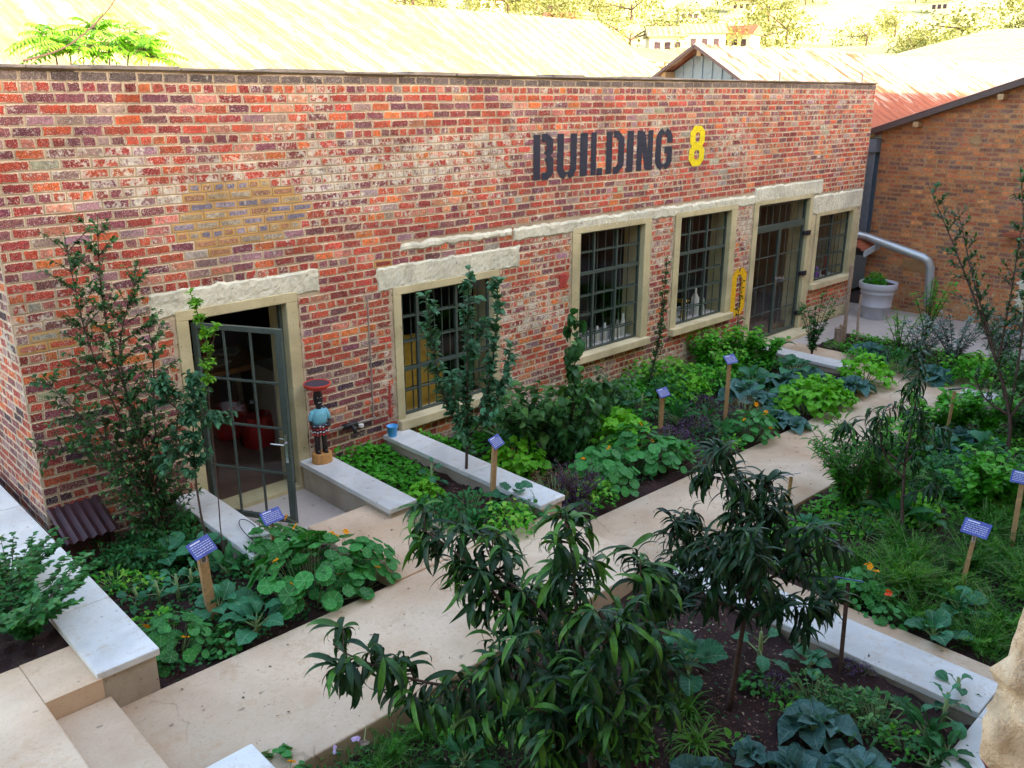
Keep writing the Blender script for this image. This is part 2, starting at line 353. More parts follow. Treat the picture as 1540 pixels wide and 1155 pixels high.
# cream cement surrounds: face band with ragged outer edge and splayed reveals
def surround(o,f,door=False,yb=.17,i=0):
    mb=MB();e=.026
    z0=f[2] if door else o[2]-.005
    mb.box(f[0],o[0],-e,.36,z0,o[3]);mb.box(o[1],f[1],-e,.36,z0,o[3]);mb.box(f[0],f[1],-e,.36,o[3]+.0005,f[3])
    return B('surround',mb,M['plaster'],bevel=.006)
def smear(f,i):   # thin plaster smeared over the bricks around the frame
    mb=MB();rough_slab(mb,f[0]-.07,f[0]+.03,f[2]+.1,f[3]-.02,.012,.03,i);B('mortar_smear',mb,M['mortar']);mb=MB();rough_slab(mb,f[1]-.03,f[1]+.07,f[2]+.1,f[3]-.02,.012,.03,i+40);B('mortar_smear',mb,M['mortar'])
for i,(o,f) in enumerate(zip(OPN,FR)):
    surround(o,f,i in(0,4));smear(f,i)
    if i not in(0,4):
        mb=MB();mb.box(f[0]-.01,f[1]+.01,-.10,.20,o[2]-.115,o[2]);s=B('sill',mb,M['sill'],bevel=.012)
# steel windows
def steel_window(o,cols,rows,thickcols,transom,thin=True,y=.075,label=None):
    x0,x1,z0,z1=o;z0+=.002
    mb=MB();t=.03
    mb.box(x0,x0+t,y-.015,y+.02,z0,z1);mb.box(x1-t,x1,y-.015,y+.02,z0,z1);mb.box(x0+t,x1-t,y-.015,y+.02,z1-t,z1);mb.box(x0+t,x1-t,y-.015,y+.02,z0,z0+t)
    w=B('window',mb,M['steel'],bevel=.002)
    m2=MB()
    for c in thickcols:
        x=x0+(x1-x0)*c;m2.box(x-.017,x+.017,y-.022,y+.016,z0+t,z1-t)
    for r,th in rows:
        z=z0+(z1-z0)*r;hh=.02 if th else .009;m2.box(x0+t,x1-t,y-(.03 if th else .012),y+.012,z-hh,z+hh)
    g=obj('glazing_bar',m2,M['steel'],w)
    m3=MB()
    n=cols
    for k in range(1,n):
        x=x0+(x1-x0)*k/n;m3.box(x-.006,x+.006,y+.05,y+.062,z0,z1)
    for r,th in rows:
        z=z0+(z1-z0)*r+.0;m3.box(x0,x1,y+.063,y+.07,z-.008,z+.008)
    obj('burglar_bar',m3,M['steel'],w)
    m4=MB();m4.add([(x0+t,y+.002,z0+t),(x1-t,y+.002,z0+t),(x1-t,y+.002,z1-t),(x0+t,y+.002,z1-t)],np.array([(0,1,2,3)]));obj('pane',m4,M['glass'],w)
    return w
R5=[(.19,0),(.40,0),(.58,0),(.79,0)]
steel_window(W1,12,[(.2,0),(.38,1),(.6,0),(.8,0)],[.20,.62],0)
steel_window(W2,8,[(.13,0),(.31,0),(.47,0),(.66,1),(.83,0)],[.27,.62],0)
steel_window(W3,8,[(.13,0),(.31,0),(.47,0),(.66,1),(.83,0)],[.25,.60],0)
steel_window(W4,8,[(.14,0),(.36,0),(.62,0),(.83,0)],[.5],0)
# ---- door 2: double glazed steel door with transom light, hung on three strap hinges
x0,x1,z0,z1=D2;y=.06;mb=MB();t=.04
mb.box(x0,x0+t,y-.02,y+.03,z0,z1);mb.box(x1-t,x1,y-.02,y+.03,z0,z1);mb.box(x0+t,x1-t,y-.02,y+.03,z1-t,z1);mb.box(x0+t,x1-t,y-.03,y+.03,1.98,2.05)
dd=B('door_frame',mb,M['steel'],bevel=.003)
for a,b in ((x0+t+.003,(x0+x1)/2-.003),((x0+x1)/2+.003,x1-t-.003)):
    mb=MB();s=.035;top=1.976
    mb.box(a,a+s,y-.025,y+.015,.012,top);mb.box(b-s,b,y-.025,y+.015,.012,top);mb.box(a+s,b-s,y-.025,y+.015,top-s,top);mb.box(a+s,b-s,y-.025,y+.015,.012,.06)
    for r in (.47,.98,1.49): mb.box(a+s,b-s,y-.012,y+.006,r-.008,r+.008)
    for k in (1,2): xx=a+(b-a)*k/3;mb.box(xx-.007,xx+.007,y+.02,y+.03,.06,top)
    l=B('door_leaf',mb,M['steel'])
    m4=MB();m4.add([(a+s,y,.06),(b-s,y,.06),(b-s,y,top-s),(a+s,y,top-s)],np.array([(0,1,2,3)]));obj('pane',m4,M['glass'],l)
    if a<14: 
        h=MB();h.box(b-.03,b-.005,y-.034,y-.026,.92,1.12);h.tube([(b-.018,y-.03,1.07),(b-.018,y-.08,1.07),(b+.1,y-.08,1.065)],.008,8);obj('door_handle',h,M['lock'],l)
m4=MB();m4.add([(x0+t,y,2.05),(x1-t,y,2.05),(x1-t,y,z1-t),(x0+t,y,z1-t)],np.array([(0,1,2,3)]));obj('pane',m4,M['glass'],dd)
m3=MB()
for k in range(1,8): xx=x0+(x1-x0)*k/8;m3.box(xx-.007,xx+.007,y+.02,y+.03,2.05,z1-t)
obj('burglar_bar',m3,M['steel'],dd)
for z in (.30,1.05,1.80):
    mb=MB();mb.box(x1-.10,x1+.02,-.03,y-.03,z-.035,z+.035);mb.box(x1-.03,x1+.09,-.045,-.028,z-.045,z+.045);B('hinge',mb,M['black'],bevel=.004)
# ---- door 1: open glazed leaf
x0,x1,z0,z1=D1;mb=MB();mb.box(x0,x0+.03,.08,.13,.12,z1);mb.box(x1-.03,x1,.08,.13,.12,z1);mb.box(x0+.03,x1-.03,.08,.13,z1-.03,z1)
B('door_frame',mb,M['steel'])
leafang=math.atan2(-.80,.46)
mb=MB();w_,b0,t0=.955,.055+.12,2.155;s=.05
mb.box(0,s,-.02,.02,b0,t0);mb.box(w_-s-.015,w_,-.022,.022,b0,t0);mb.box(s,w_-s-.015,-.02,.02,t0-.05,t0);mb.box(s,w_-s-.015,-.02,.02,b0,b0+.05)
for r in (.265,.50,.73): zz=b0+(t0-b0)*r;mb.box(s,w_-s-.015,-.012,.012,zz-.010,zz+.010)
for k in (1,2): xx=s+(w_-2*s)*k/3;mb.box(xx-.009,xx+.009,-.011,.011,b0+.05,t0-.05)
leaf=obj('door_leaf',mb,M['steel'],Bd,bevel=.002);leaf.location=(3.42-1.9,.03,0);leaf.rotation_euler=(0,0,leafang)
m4=MB();m4.add([(s,.0,b0+.05),(w_-s-.015,.0,b0+.05),(w_-s-.015,.0,t0-.05),(s,0,t0-.05)],np.array([(0,1,2,3)]));obj('pane',m4,M['glass'],leaf)
h=MB()
h.box(w_-.05,w_-.018,-.032,-.023,.83,1.13);h.tube([(w_-.034,-.03,1.03),(w_-.034,-.07,1.03),(w_-.17,-.075,1.03)],.010,8)
h.box(w_-.05,w_-.018,.023,.032,.83,1.13);h.tube([(w_-.034,.03,1.03),(w_-.034,.07,1.03),(w_-.17,.075,1.03)],.010,8)
obj('door_handle',h,M['lock'],leaf,smooth=False)
mb=MB();mb.box(3.25,4.53,-.03,.24,.0,.165);B('threshold',mb,M['plaster'],bevel=.005)
mb=MB();mb.box(13.1,15.3,-.30,.22,-.25,-.005);B('threshold',mb,M['sill'],bevel=.01)
# ---- stencilled lettering painted on the bricks
def paint(name,c):
    m,nt,b=mat(name);tc=nd(nt,'ShaderNodeTexCoord').outputs['Object']
    n=noise(nt,30,5,.7,tc);cc=ramp(nt,n,[(.3,[x*.7 for x in c]),(.7,[min(1,x*1.25) for x in c])]);xyz=sep(nt,tc)
    fr=math_(nt,'FRACT',math_(nt,'DIVIDE',math_(nt,'ADD',xyz[2],.02),.0864))
    edge=math_(nt,'GREATER_THAN',math_(nt,'ABSOLUTE',math_(nt,'SUBTRACT',fr,.5)),.435)
    nt.links.new(mix(nt,math_(nt,'MULTIPLY',edge,.12),cc,[x*.5 for x in c]),b.inputs['Base Color']);b.inputs['Roughness'].default_value=.75
    h=math_(nt,'SUBTRACT',n,math_(nt,'MULTIPLY',edge,1.0));bump(nt,h,b,.7,.006)
    tr=nd(nt,'ShaderNodeBsdfTransparent');mx=nd(nt,'ShaderNodeMixShader')
    al=ramp(nt,noise(nt,42,4,.7,tc),[(.12,0),(.17,1)]);nt.links.new(al,mx.inputs[0]);nt.links.new(tr.outputs[0],mx.inputs[1]);nt.links.new(b.outputs[0],mx.inputs[2])
    nt.links.new(mx.outputs[0],nt.nodes['Material Output'].inputs[0]);return m
M['navy']=paint('navy_wall_paint',(.018,.021,.042));M['yellow']=paint('yellow_wall_paint',(.95,.68,.01));M['amber']=paint('amber_wall_paint',(.95,.48,.005));M['redp']=paint('red_wall_paint',(.42,.05,.04))
def stroke(P,w,closed=False):
    P=[np.array(p,float) for p in P];n=len(P);o=[];R_=random.Random(n)
    for i in range(n):
        a=P[i-1] if (i or closed) else None;b=P[(i+1)%n] if (i<n-1 or closed) else None
        d1=(P[i]-a) if a is not None else None;d2=(b-P[i]) if b is not None else None
        if d1 is None:d1=d2
        if d2 is None:d2=d1
        d1=d1/np.hypot(*d1);d2=d2/np.hypot(*d2);t=d1+d2;t/=np.hypot(*t);nn=np.array([-t[1],t[0]]);k=w/2/max(.5,nn.dot([-d2[1],d2[0]]))
        o.append((P[i]+nn*k,P[i]-nn*k))
    return [(o[i][0],o[i][1],o[(i+1)%n][1],o[(i+1)%n][0]) for i in range(n if closed else n-1)]
ST=[(.07,0),(.07,1)]
GL=dict(B=[ST,[(.19,.93),(.31,.93),(.39,.85),(.39,.63),(.30,.54)],[(.30,.50),(.40,.42),(.40,.16),(.31,.07),(.19,.07)]],
 U=[[(.07,1),(.07,.2),(.12,.09),(.21,.04)],[(.41,1),(.41,.2),(.36,.09),(.27,.04)]],I=[ST],L=[ST,[(.17,.07),(.36,.07)]],
 D=[ST,[(.19,.93),(.29,.93),(.41,.80),(.41,.2),(.29,.07),(.19,.07)]],N=[ST,[(.41,0),(.41,1)],[(.145,.96),(.335,.04)]],
 G=[[(.21,.965),(.12,.90),(.07,.80),(.07,.2),(.12,.1),(.21,.035)],[(.27,.965),(.36,.90),(.41,.80),(.41,.66)],[(.27,.035),(.36,.1),(.41,.2),(.41,.48),(.25,.48)]],
 O=[[(.215,.95),(.13,.91),(.08,.83),(.08,.17),(.13,.09),(.215,.05)],[(.245,.95),(.33,.91),(.38,.83),(.38,.17),(.33,.09),(.245,.05)]])
GL['8']=[[(.09,.83),(.09,.62),(.17,.52),(.31,.52),(.39,.62),(.39,.83),(.31,.93),(.17,.93)],[(.08,.38),(.08,.18),(.17,.07),(.31,.07),(.40,.18),(.40,.38),(.31,.48),(.17,.48)]]
def glyph(ch,x0,x1,z0,z1,mt,sw=.165,yy=-.0125):
    W_={'I':.14,'L':.36}.get(ch,.48);mb=MB();R_=random.Random(ord(ch))
    sx=(x1-x0)/W_;sz=z1-z0
    for gi,P in enumerate(GL[ch]):
        for q in stroke(P,sw,ch=='8'):
            # subdivide each quad so the painted edge can wobble with the brickwork
            a,b,c,d=[np.array(v) for v in q];n=max(1,int(np.hypot(*(d-a))/.06));V=[]
            for i in range(n+1):
                for p,r in ((a,d),(b,c)):
                    v=p+(r-p)*i/n;V.append((x0+v[0]*sx+.006*(wn(v[0]*40,v[1]*40,1,7)-.5),yy-gi*.0006,z0+v[1]*sz+.006*(wn(v[0]*40,v[1]*40,1,8)-.5)))
            mb.add(V,np.array([(2*i,2*i+1,2*i+3,2*i+2) for i in range(n)]))
    return B('painted_letter' if ch.isalpha() and ch!='O' else 'painted_number',mb,mt)
for ch,a,b in (('B',7.98,8.33),('U',8.41,8.76),('I',8.85,8.97),('L',9.06,9.29),('D',9.37,9.73),('I',9.81,9.93),('N',10.03,10.37),('G',10.46,10.83)): glyph(ch,a,b,3.185,3.735,M['navy'])
glyph('8',11.27,11.66,3.19,3.76,M['yellow'],.165);glyph('O',12.70,13.17,.61,1.43,M['amber'],.15,-.0245)
for a_,b_,c_,d_ in ((17.06,17.24,.1,2.05),(15.25,15.41,.15,2.1),(15.25,17.24,-.06,.16)):
    mb=MB();rough_slab(mb,a_,b_,c_,d_,.001 if c_>1 else .009,.03,int(a_*7));B('mortar_smear',mb,M['plaster'] if c_<.5 else M['mortar'])
mb=MB();rough_slab(mb,5.60,5.68,.62,1.05,.012,.02,3);B('red_paint_mark',mb,M['redp']);mb=MB();rough_slab(mb,8.45,8.66,1.72,1.98,.012,.03,5);B('red_paint_mark',mb,M['redp'])
for ax,ay,l in ((16.85,.1,.16),(13.9,.12,.14)):
    mb=MB();mb.tube([(ax,ay,ZT),(ax,ay,ZT+l)],.012,6);mb.tube([(ax,ay,ZT+l),(ax+.09,ay-.03,ZT+l+.09)],.006,6);mb.tube([(ax,ay,ZT+l),(ax-.07,ay,ZT+l+.04)],.006,6);B('roof_bracket',mb,M['coping'])
# tap pipe on the wall
tp=empty('garden_tap',(4.98,-.03,.66),label='dark wall pipe with a white topped tap beside the carved statue',cat='tap')
mb=MB();mb.tube([(-.30,0,-.25),(-.30,0,.03),(-.29,-.02,.04),(.42,-.02,.04)],.014,8);mb.tube([(.42,-.02,.04),(.42,.02,.06),(.42,.02,1.4)],.010,8);obj('pipe',mb,M['coping'],tp)
mb=MB();mb.tube([(-.02,-.02,.04),(.16,-.02,.04)],.032,10);mb.tube([(.07,-.02,.04),(.07,-.10,.03),(.075,-.12,-.03)],.022,8);obj('valve',mb,M['black'],tp,smooth=True)
mb=MB();mb.lathe([(.001,-.02),(.03,-.015),(.03,.015),(.001,.02)],(.20,-.05,.01),12);obj('tap_head',mb,plain('white_plastic',(.7,.7,.68),.5),tp)

# ================================================================== GROUND, PATHS, BEDS
mb=MB();mb.add([(-600,-300,-.6),(900,-300,-.6),(900,900,-.6),(-600,900,-.6)],np.array([(0,1,2,3)]));struct('ground',mb,M['soil'])
def dz(x,y): a=.040;return a*(wn(x,y,3)-.5)*1.3+a*(wn(x,y,11)-.5)+a*.7*(wn(x,y,25)-.5)+a*1.1*wn(x,y,16,3)**4
def grid_sheet(mb,x0,x1,y0,y1,hf,step=.06,amp=.02,seed=0,skirt=.5):
    nx=max(2,int((x1-x0)/step));ny=max(2,int((y1-y0)/step));xs=np.linspace(x0,x1,nx+1);ys=np.linspace(y0,y1,ny+1)
    V=[(x,y,hf(x,y)+dz(x,y)) for y in ys for x in xs]
    F=np.array([(j*(nx+1)+i,j*(nx+1)+i+1,(j+1)*(nx+1)+i+1,(j+1)*(nx+1)+i) for j in range(ny) for i in range(nx)])
    mb.add(V,F)
def pe(x): return np.interp(x,[5.62,10.5,11.2,12.5,13.0],[-2.74,-2.68,-2.62,-2.45,-2.1])
def hs(x,y):
    if y>-2.65:
        if x<1.45: return .58
        if x<3.75: return .25
        if x<5.62: return .28
        if x<12.95: return .12-.02*(x-5.85)
        return -.08
    if x<5.65: return .15
    if x<12.95: return .08-.02*(x-6.4)
    return -.05
for i,(a,b,c,d) in enumerate(((-4,1.50,-2.1,6),(1.75,3.05,-2.56,-.03),(3.0,3.78,-2.56,-1.225),(4.6,5.62,-2.66,-.03),(5.75,13.1,-2.78,-.03),(1.7,5.75,-7.6,-3.86),(6.44,13.0,-7.6,-3.92),(14.35,15.7,-5.5,-.75))):
    mb=MB();grid_sheet(mb,a,b,c,d,(lambda x,y:hs(x,y)-(.3 if y<pe(x) else 0)) if c==-2.78 else hs,.035 if i in(1,2,3,5) else .06,.045,i);struct('soil_bed',mb,M['soil'],smooth=True)
def slab(name,x0,x1,y0,y1,zt,zb,m,**k):
    mb=MB();mb.box(x0,x1,y0,y1,zb,zt);return struct(name,mb,m,bevel=.012,**k)
slab('path',1.45,5.62,-3.87,-2.58,.33,-.3,M['path'])
mb=MB();mb.box(1.07,1.415,-2.619,-2.1,-.3,.621);struct('landing_corner',mb,M['path'])
slab('path_landing',3.76,4.74,-2.579,-1.22,.345,-.3,M['path'])
slab('recess_floor',3.30,4.45,-1.219,-.03,.125,-.3,M['apron'])
# right hand path falling gently away; its end turns with the beds
mb=MB();P=[(5.62,-2.74),(5.62,-3.93),(13.0,-3.93),(13.0,-2.1),(12.5,-2.45),(11.2,-2.62),(10.5,-2.68)]
def pz(x): return .155-.03*(x-5.9) if x<13 else -.058
V=[(x,y,pz(x)) for x,y in P]+[(x,y,-.4) for x,y in P];n=len(P)
mb.add(V,[tuple(range(n))]+[(i,i+n,(i+1)%n+n,(i+1)%n) for i in range(n)]);struct('path_lower',mb,M['path'],bevel=.01)
mb=MB();mb.box(13.0,14.35,-7.6,-.32,-.4,-.060);struct('path_far',mb,M['path'])
mb=MB();mb.box(14.35,18.2,-.75,2.5,-.4,-.066);mb.box(15.7,18.2,-8,-.75,-.4,-.066);mb.box(14.35,15.7,-8,-5.5,-.4,-.066);struct('paving',mb,M['apron'])
mb=MB();mb.box(6.09,6.45,-7.6,-3.94,-.3,.14);struct('side_path',mb,M['path'],bevel=.012)
# steps up to the left landing
mb=MB();mb.box(1.07,1.449,-3.86,-2.62,-.3,.475);st=struct('step',mb,M['path'],bevel=.012)
mb=MB();mb.box(-4,1.07,-6.6,-2.1,-.3,.622);struct('upper_landing',mb,M['path'],bevel=.012)
# low planter walls with pale capping
def planter_wall(x0,x1,y0,y1,zt,zb,label,joints=(),axis='y',oh=.025,th=.055,wide=None,mitre=None):
    r=empty('planter_wall',((x0+x1)/2,(y0+y1)/2,zb),label=label,cat='low wall',group='low garden walls with pale capping')
    ox,oy=(x0+x1)/2,(y0+y1)/2
    mb=MB();mb.box(x0+oh-ox,x1-oh-ox,y0+oh-oy,y1-oh-oy,0,zt-th-zb);obj('wall',mb,M['capside'],r)
    cuts=sorted(joints)
    a=y0 if axis=='y' else x0;e=y1 if axis=='y' else x1
    for c in cuts+[e]:
        mb=MB()
        if axis=='y': mb.box(x0-ox,x1-ox,a+.0035-oy,c-.0035-oy,zt-th-zb,zt-zb)
        else: mb.box(a+.0035-ox,c-.0035-ox,y0-oy,y1-oy,zt-th-zb,zt-zb)
        obj('capstone',mb,M['cap'],r,bevel=.008);a=c
    return r
planter_wall(1.39,1.80,-2.61,7.5,.66,.0,'long pale capped low wall running past the left corner of the brick building',[-1.72,.4,2.6])
planter_wall(1.36,1.80,-6.5,-3.87,.66,.0,'pale capped wall end beside the steps at the bottom left',[-4.35])
planter_wall(3.00,3.32,-1.62,-.03,.485,.0,'pale capped low wall left of the open glass door',[-.42])
planter_wall(4.40,4.73,-1.66,-.03,.455,.0,'short pale capped low wall with the carved statue standing on it',[])
planter_wall(5.50,5.84,-2.60,-.03,.455,.0,'pale capped low wall with a blue bucket at its wall end',[-1.55])
planter_wall(5.66,6.10,-6.55,-3.93,.26,-.2,'long pale capping strip between the bottom bed and the narrow side path',[-5.2])
planter_wall(3.2,6.10,-7.0,-6.554,.26,-.2,'pale capping strip at the bottom right corner beside the rough stone pier',[5.62],axis='x')
planter_wall(12.98,13.34,-2.05,-.05,.10,-.3,'low pale capping strip in front of the double glass door',[-1.0])
planter_wall(12.98,13.34,-7.4,-3.72,.10,-.3,'low pale capping strip across the path beyond the right hand bed',[])

# ================================================================== NEIGHBOURING BUILDINGS
Ob=empty('brick_outbuilding',(18.2,0,0),label='orange brown brick gabled building closing the right side of the yard',cat='building')
def zg(y): return 3.42+.352*(.45-y) if y>-7 else 3.42+.352*(.45+14+y)
def st_or(y,z,R):
    k=R.choice([(.58,.16,.045),(.64,.20,.05),(.48,.12,.045),(.36,.11,.05),(.66,.25,.08),(.28,.11,.07)]);w_=.25*wn(y,z,.7,8)
    if z<1.0: w_+=.35*(1-z)
    return np.array(k)*R.uniform(.75,1.2),(w_*.8,.12*wn(y,z,.5,2)+(.1 if z<.5 else 0),0)
mb=MB();bricks(mb,-12,.18,-.1,7.0,lambda s,z,o:(18.2-o,s,min(z,zg(s)-.03)),lambda y,z,R:st_or(y,z,R),seed=9)
obj('brick_facing',mb,M['brick_orange'],Ob,loc=(-18.2,0,0))
mb=MB();P=[(-14.5,-.5),(.18,-.5),(.18,zg(.18)),(-7,zg(-7)),(-14.5,zg(-14.5))]
V=[(18.2,a,b) for a,b in P]+[(18.45,a,b) for a,b in P];n=5
mb.add(V,[(4,3,2,1,0),(5,6,7,8,9)]+[(i,(i+1)%n,(i+1)%n+n,i+n) for i in range(n)]);mb.box(18.46,30,.0,.17,-.5,3.4)
obj('wall',mb,M['mortar_tan'],Ob,loc=(-18.2,0,0))
def corr_mat(name,base,rust,rf=.5,rough=.55,metal=.0,st=(1,1,1),rib_shade_period=0,eave=None):
    m,nt,b=mat(name);tc=nd(nt,'ShaderNodeMapping',ins={0:nd(nt,'ShaderNodeTexCoord').outputs['Object'],3:st}).outputs[0]
    n1=noise(nt,.8,6,.7,tc);n2=noise(nt,6,5,.7,tc,.5);f=math_(nt,'ADD',math_(nt,'MULTIPLY',n1,.6),math_(nt,'MULTIPLY',n2,.4))
    
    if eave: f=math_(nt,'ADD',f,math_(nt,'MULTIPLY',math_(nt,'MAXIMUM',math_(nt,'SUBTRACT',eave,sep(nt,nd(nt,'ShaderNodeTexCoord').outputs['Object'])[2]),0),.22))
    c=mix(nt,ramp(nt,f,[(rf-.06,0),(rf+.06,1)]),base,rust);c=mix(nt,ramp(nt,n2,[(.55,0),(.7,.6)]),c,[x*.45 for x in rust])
    if rib_shade_period:
        x_=sep(nt,nd(nt,'ShaderNodeTexCoord').outputs['Object'])[0];s_=math_(nt,'SINE',math_(nt,'MULTIPLY',x_,2*pi/rib_shade_period));c=mix(nt,ramp(nt,math_(nt,'ADD',math_(nt,'MULTIPLY',s_,.35),n2),[(.52,0),(.66,.7)]),c,[x*.6 for x in rust])  # rust-toned stripes: the shading of the ribs painted into the sheet colour
    nt.links.new(c,b.inputs['Base Color']);b.inputs['Roughness'].default_value=rough;b.inputs['Metallic'].default_value=metal;return m
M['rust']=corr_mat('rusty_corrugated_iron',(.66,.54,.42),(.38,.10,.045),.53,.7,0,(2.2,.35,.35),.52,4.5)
M['iron']=corr_mat('pale_corrugated_iron',(.38,.35,.19),(.28,.22,.10),.50,.6,0,(1,.3,.3),.8)
M['blueiron']=corr_mat('blue_grey_sheet',(.30,.38,.42),(.24,.27,.30),.6,.6)
M['brownroof']=corr_mat('brown_corrugated_iron',(.10,.035,.035),(.07,.03,.03),.5,.7)
def corrugated(mb,a,b,c,d,pitch=.16,amp=.02,thick=.004,**k):
    """sheet with corners a,b (top edge), d,c below; ribs run from the a-b edge to the d-c edge"""
    a,b,c,d=[np.array(v,float) for v in (a,b,c,d)];L=np.linalg.norm(b-a);n=int(L/pitch*4);N=np.cross(b-a,d-a);N/=np.linalg.norm(N)
    if N[2]<0: N=-N
    V=[]
    for i in range(n+1):
        t=i/n;o=N*amp*sin(2*pi*t*L/pitch);V+= [a+(b-a)*t+o,d+(c-d)*t+o]
    m=len(V);V+=[v-N*thick for v in V]
    F=[(2*i,2*i+1,2*i+3,2*i+2) for i in range(n)]+[(2*i+2+m,2*i+3+m,2*i+1+m,2*i+m) for i in range(n)]+[(2*i+1,2*i+1+m,2*i+3+m,2*i+3) for i in range(n)]
    mb.add(V,F,**k)
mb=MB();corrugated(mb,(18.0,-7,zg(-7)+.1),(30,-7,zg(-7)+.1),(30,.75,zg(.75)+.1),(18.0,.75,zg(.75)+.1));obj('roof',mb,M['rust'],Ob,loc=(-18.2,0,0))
mb=MB();mb.bar((17.99,.8,zg(.8)+.03),(17.99,-7,zg(-7)+.03),.03,.10,up=(0,.3,1));obj('verge_board',mb,plain('dark_verge',(.10,.06,.05),.7),Ob,loc=(-18.2,0,0))
for yy in (-.55,-2.0,-3.5,-5.0):
    mb=MB();mb.box(17.97,18.2,yy-.05,yy+.05,zg(yy)-.16,zg(yy)-.06);obj('purlin_end',mb,M['timber'],Ob,loc=(-18.2,0,0))
# cream framed low window beside the corner and the eroded plaster patches
mb=MB();rough_slab(mb,0,1,0,1,.02,.02,2)
def patch_on_orange(y0,y1,z0,z1,seed,mt):
    mb=MB();rough_slab(mb,0,y1-y0,0,z1-z0,.012,.05,seed);V=mb.V[0];mb.V[0]=np.stack([V[:,1]*1.0,y1-V[:,0]-0,z0+V[:,2]],1);mb.V[0][:,0]+=-.002
    obj('plaster_patch',mb,mt,Ob)
M['tanplaster']=concrete_mat('tan_wall_plaster',(.36,.19,.08),(.46,.27,.13),.95,scale=3)
patch_on_orange(-1.15,-.55,.75,1.05,3,M['tanplaster']);patch_on_orange(-3.35,-2.78,.35,.95,4,M['lintel']);patch_on_orange(-1.75,-1.5,3.3,3.5,6,M['tanplaster'])
mb=MB();mb.box(-.04,0,-3.2,-2.9,.0,1.5);mb.box(-.05,0,-4.6,-3.0,1.5,1.72);obj('door_surround',mb,M['plaster'],Ob,bevel=.01)
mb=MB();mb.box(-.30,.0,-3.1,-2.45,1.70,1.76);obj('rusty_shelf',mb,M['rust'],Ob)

# passage behind the pot: low brick wall with cream framed window and little lean-to roof
Lt=empty('lean_to',(17.7,.6,0),label='small lean-to with corrugated roof edge tucked behind the far corner of the building',cat='lean-to')
def st_l(x,z,R): 
    k=R.choice([(.40,.12,.06),(.30,.09,.05),(.24,.10,.07)]);return np.array(k)*R.uniform(.7,1.2),(.15,.15,0)
mb=MB();bricks(mb,17.28,18.18,-.1,1.5,lambda s,z,o:(s,.5-o,z),st_l,[(17.62,17.98,-.1,.95)],seed=13);obj('brick_facing',mb,M['brick_orange'],Lt,loc=(-17.7,-.6,0))
mb=MB();mb.box(17.27,18.19,.5,.7,-.3,3.0);obj('wall',mb,M['mortar_tan'],Lt,loc=(-17.7,-.6,0))
mb=MB();mb.box(17.60,17.70,.44,.5,-.1,.98);mb.box(17.90,18.0,.44,.5,-.1,.98);mb.box(17.70,17.90,.44,.5,.88,.98);obj('frame',mb,M['plaster'],Lt,loc=(-17.7,-.6,0))
mb=MB();mb.box(17.70,17.90,.485,.495,-.1,.88);obj('door',mb,M['dark_in'],Lt,loc=(-17.7,-.6,0))
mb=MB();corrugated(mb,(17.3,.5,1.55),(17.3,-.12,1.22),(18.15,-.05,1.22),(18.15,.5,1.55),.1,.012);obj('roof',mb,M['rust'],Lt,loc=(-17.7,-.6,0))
mb=MB();mb.bar((17.29,-.16,1.16),(18.1,-.10,1.24),.02,.13);obj('gutter',mb,plain('pale_blue_grey_gutter',(.42,.52,.58),.5),Lt,loc=(-17.7,-.6,0),bevel=.004)
# steel column between the buildings
mb=MB();mb.box(18.22,18.26,.72,1.12,1.0,3.5);mb.box(18.55,18.59,.72,1.12,1.0,3.5);mb.box(18.26,18.55,.90,.93,1.0,3.5)
mb=MB();x_=18.02;mb.box(x_,x_+.03,.20,.46,1.0,3.1);mb.box(x_+.28,x_+.31,.20,.46,1.0,3.1);mb.box(x_+.03,x_+.28,.30,.33,1.0,3.1);mb.box(x_-.05,x_+.36,.19,.50,3.1,3.36)
tag(obj('steel_column',mb,plain('blue_grey_steel',(.16,.21,.26),.55),bevel=.004),'blue grey steel channel post in the gap between the two brick buildings','post')
mb=MB();mb.box(17.5,18.6,.52,.56,3.36,3.50)
tag(obj('fascia_board',mb,plain('yellow_paint_board',(.75,.55,.18),.6)),'short yellow board under the rusty roof at the far corner','board')
mb=MB();mb.tube([(17.3,.42,1.56),(17.88,.1,1.42),(17.9,-1.10,1.14),(17.92,-1.19,1.08),(17.95,-1.24,.95),(17.95,-1.30,.18)],.085,14)
o=obj('downpipe',mb,corr_mat('galvanised_pipe',(.48,.52,.55),(.40,.36,.30),.62,.35,.5),smooth=True);tag(o,'fat galvanised pipe sloping across then dropping down the orange brick wall','pipe')
# ---- shed with gable end, ridge running away to the right
Sh=empty('gabled_shed',(18.7,5,0),label='long shed with blue grey gable end and rusty corrugated roof behind the parapet',cat='building')
yr,zr,sl_=5.05,5.34,.60;L=(-18.7,-5,0)
mb=MB();P=[(1.95,-.5),(8.15,-.5),(8.15,3.4),(yr,zr-.06),(1.95,3.4)]
V=[(18.9,a,b) for a,b in P]+[(50,a,b) for a,b in P]
mb.add(V,[(4,3,2,1,0),(5,6,7,8,9)]+[(i,(i+1)%5,(i+1)%5+5,i+5) for i in range(5)]);obj('wall',mb,M['blueiron'],Sh,loc=L)
mb=MB()
for k in range(22): yy=2.0+k*.28;mb.box(18.87,18.9,yy,yy+.05,2.0,min(zr-.1-sl_*abs(yy-yr),9))
obj('gable_cladding',mb,M['blueiron'],Sh,loc=L)
mb=MB();corrugated(mb,(18.45,yr,zr),(50,yr,zr),(50,1.7,zr-sl_*(yr-1.7)),(18.45,1.7,zr-sl_*(yr-1.7)),.26,.045);corrugated(mb,(18.45,yr,zr),(50,yr,zr),(50,8.4,zr-sl_*(8.4-yr)),(18.45,8.4,zr-sl_*(8.4-yr)),.2,.03)
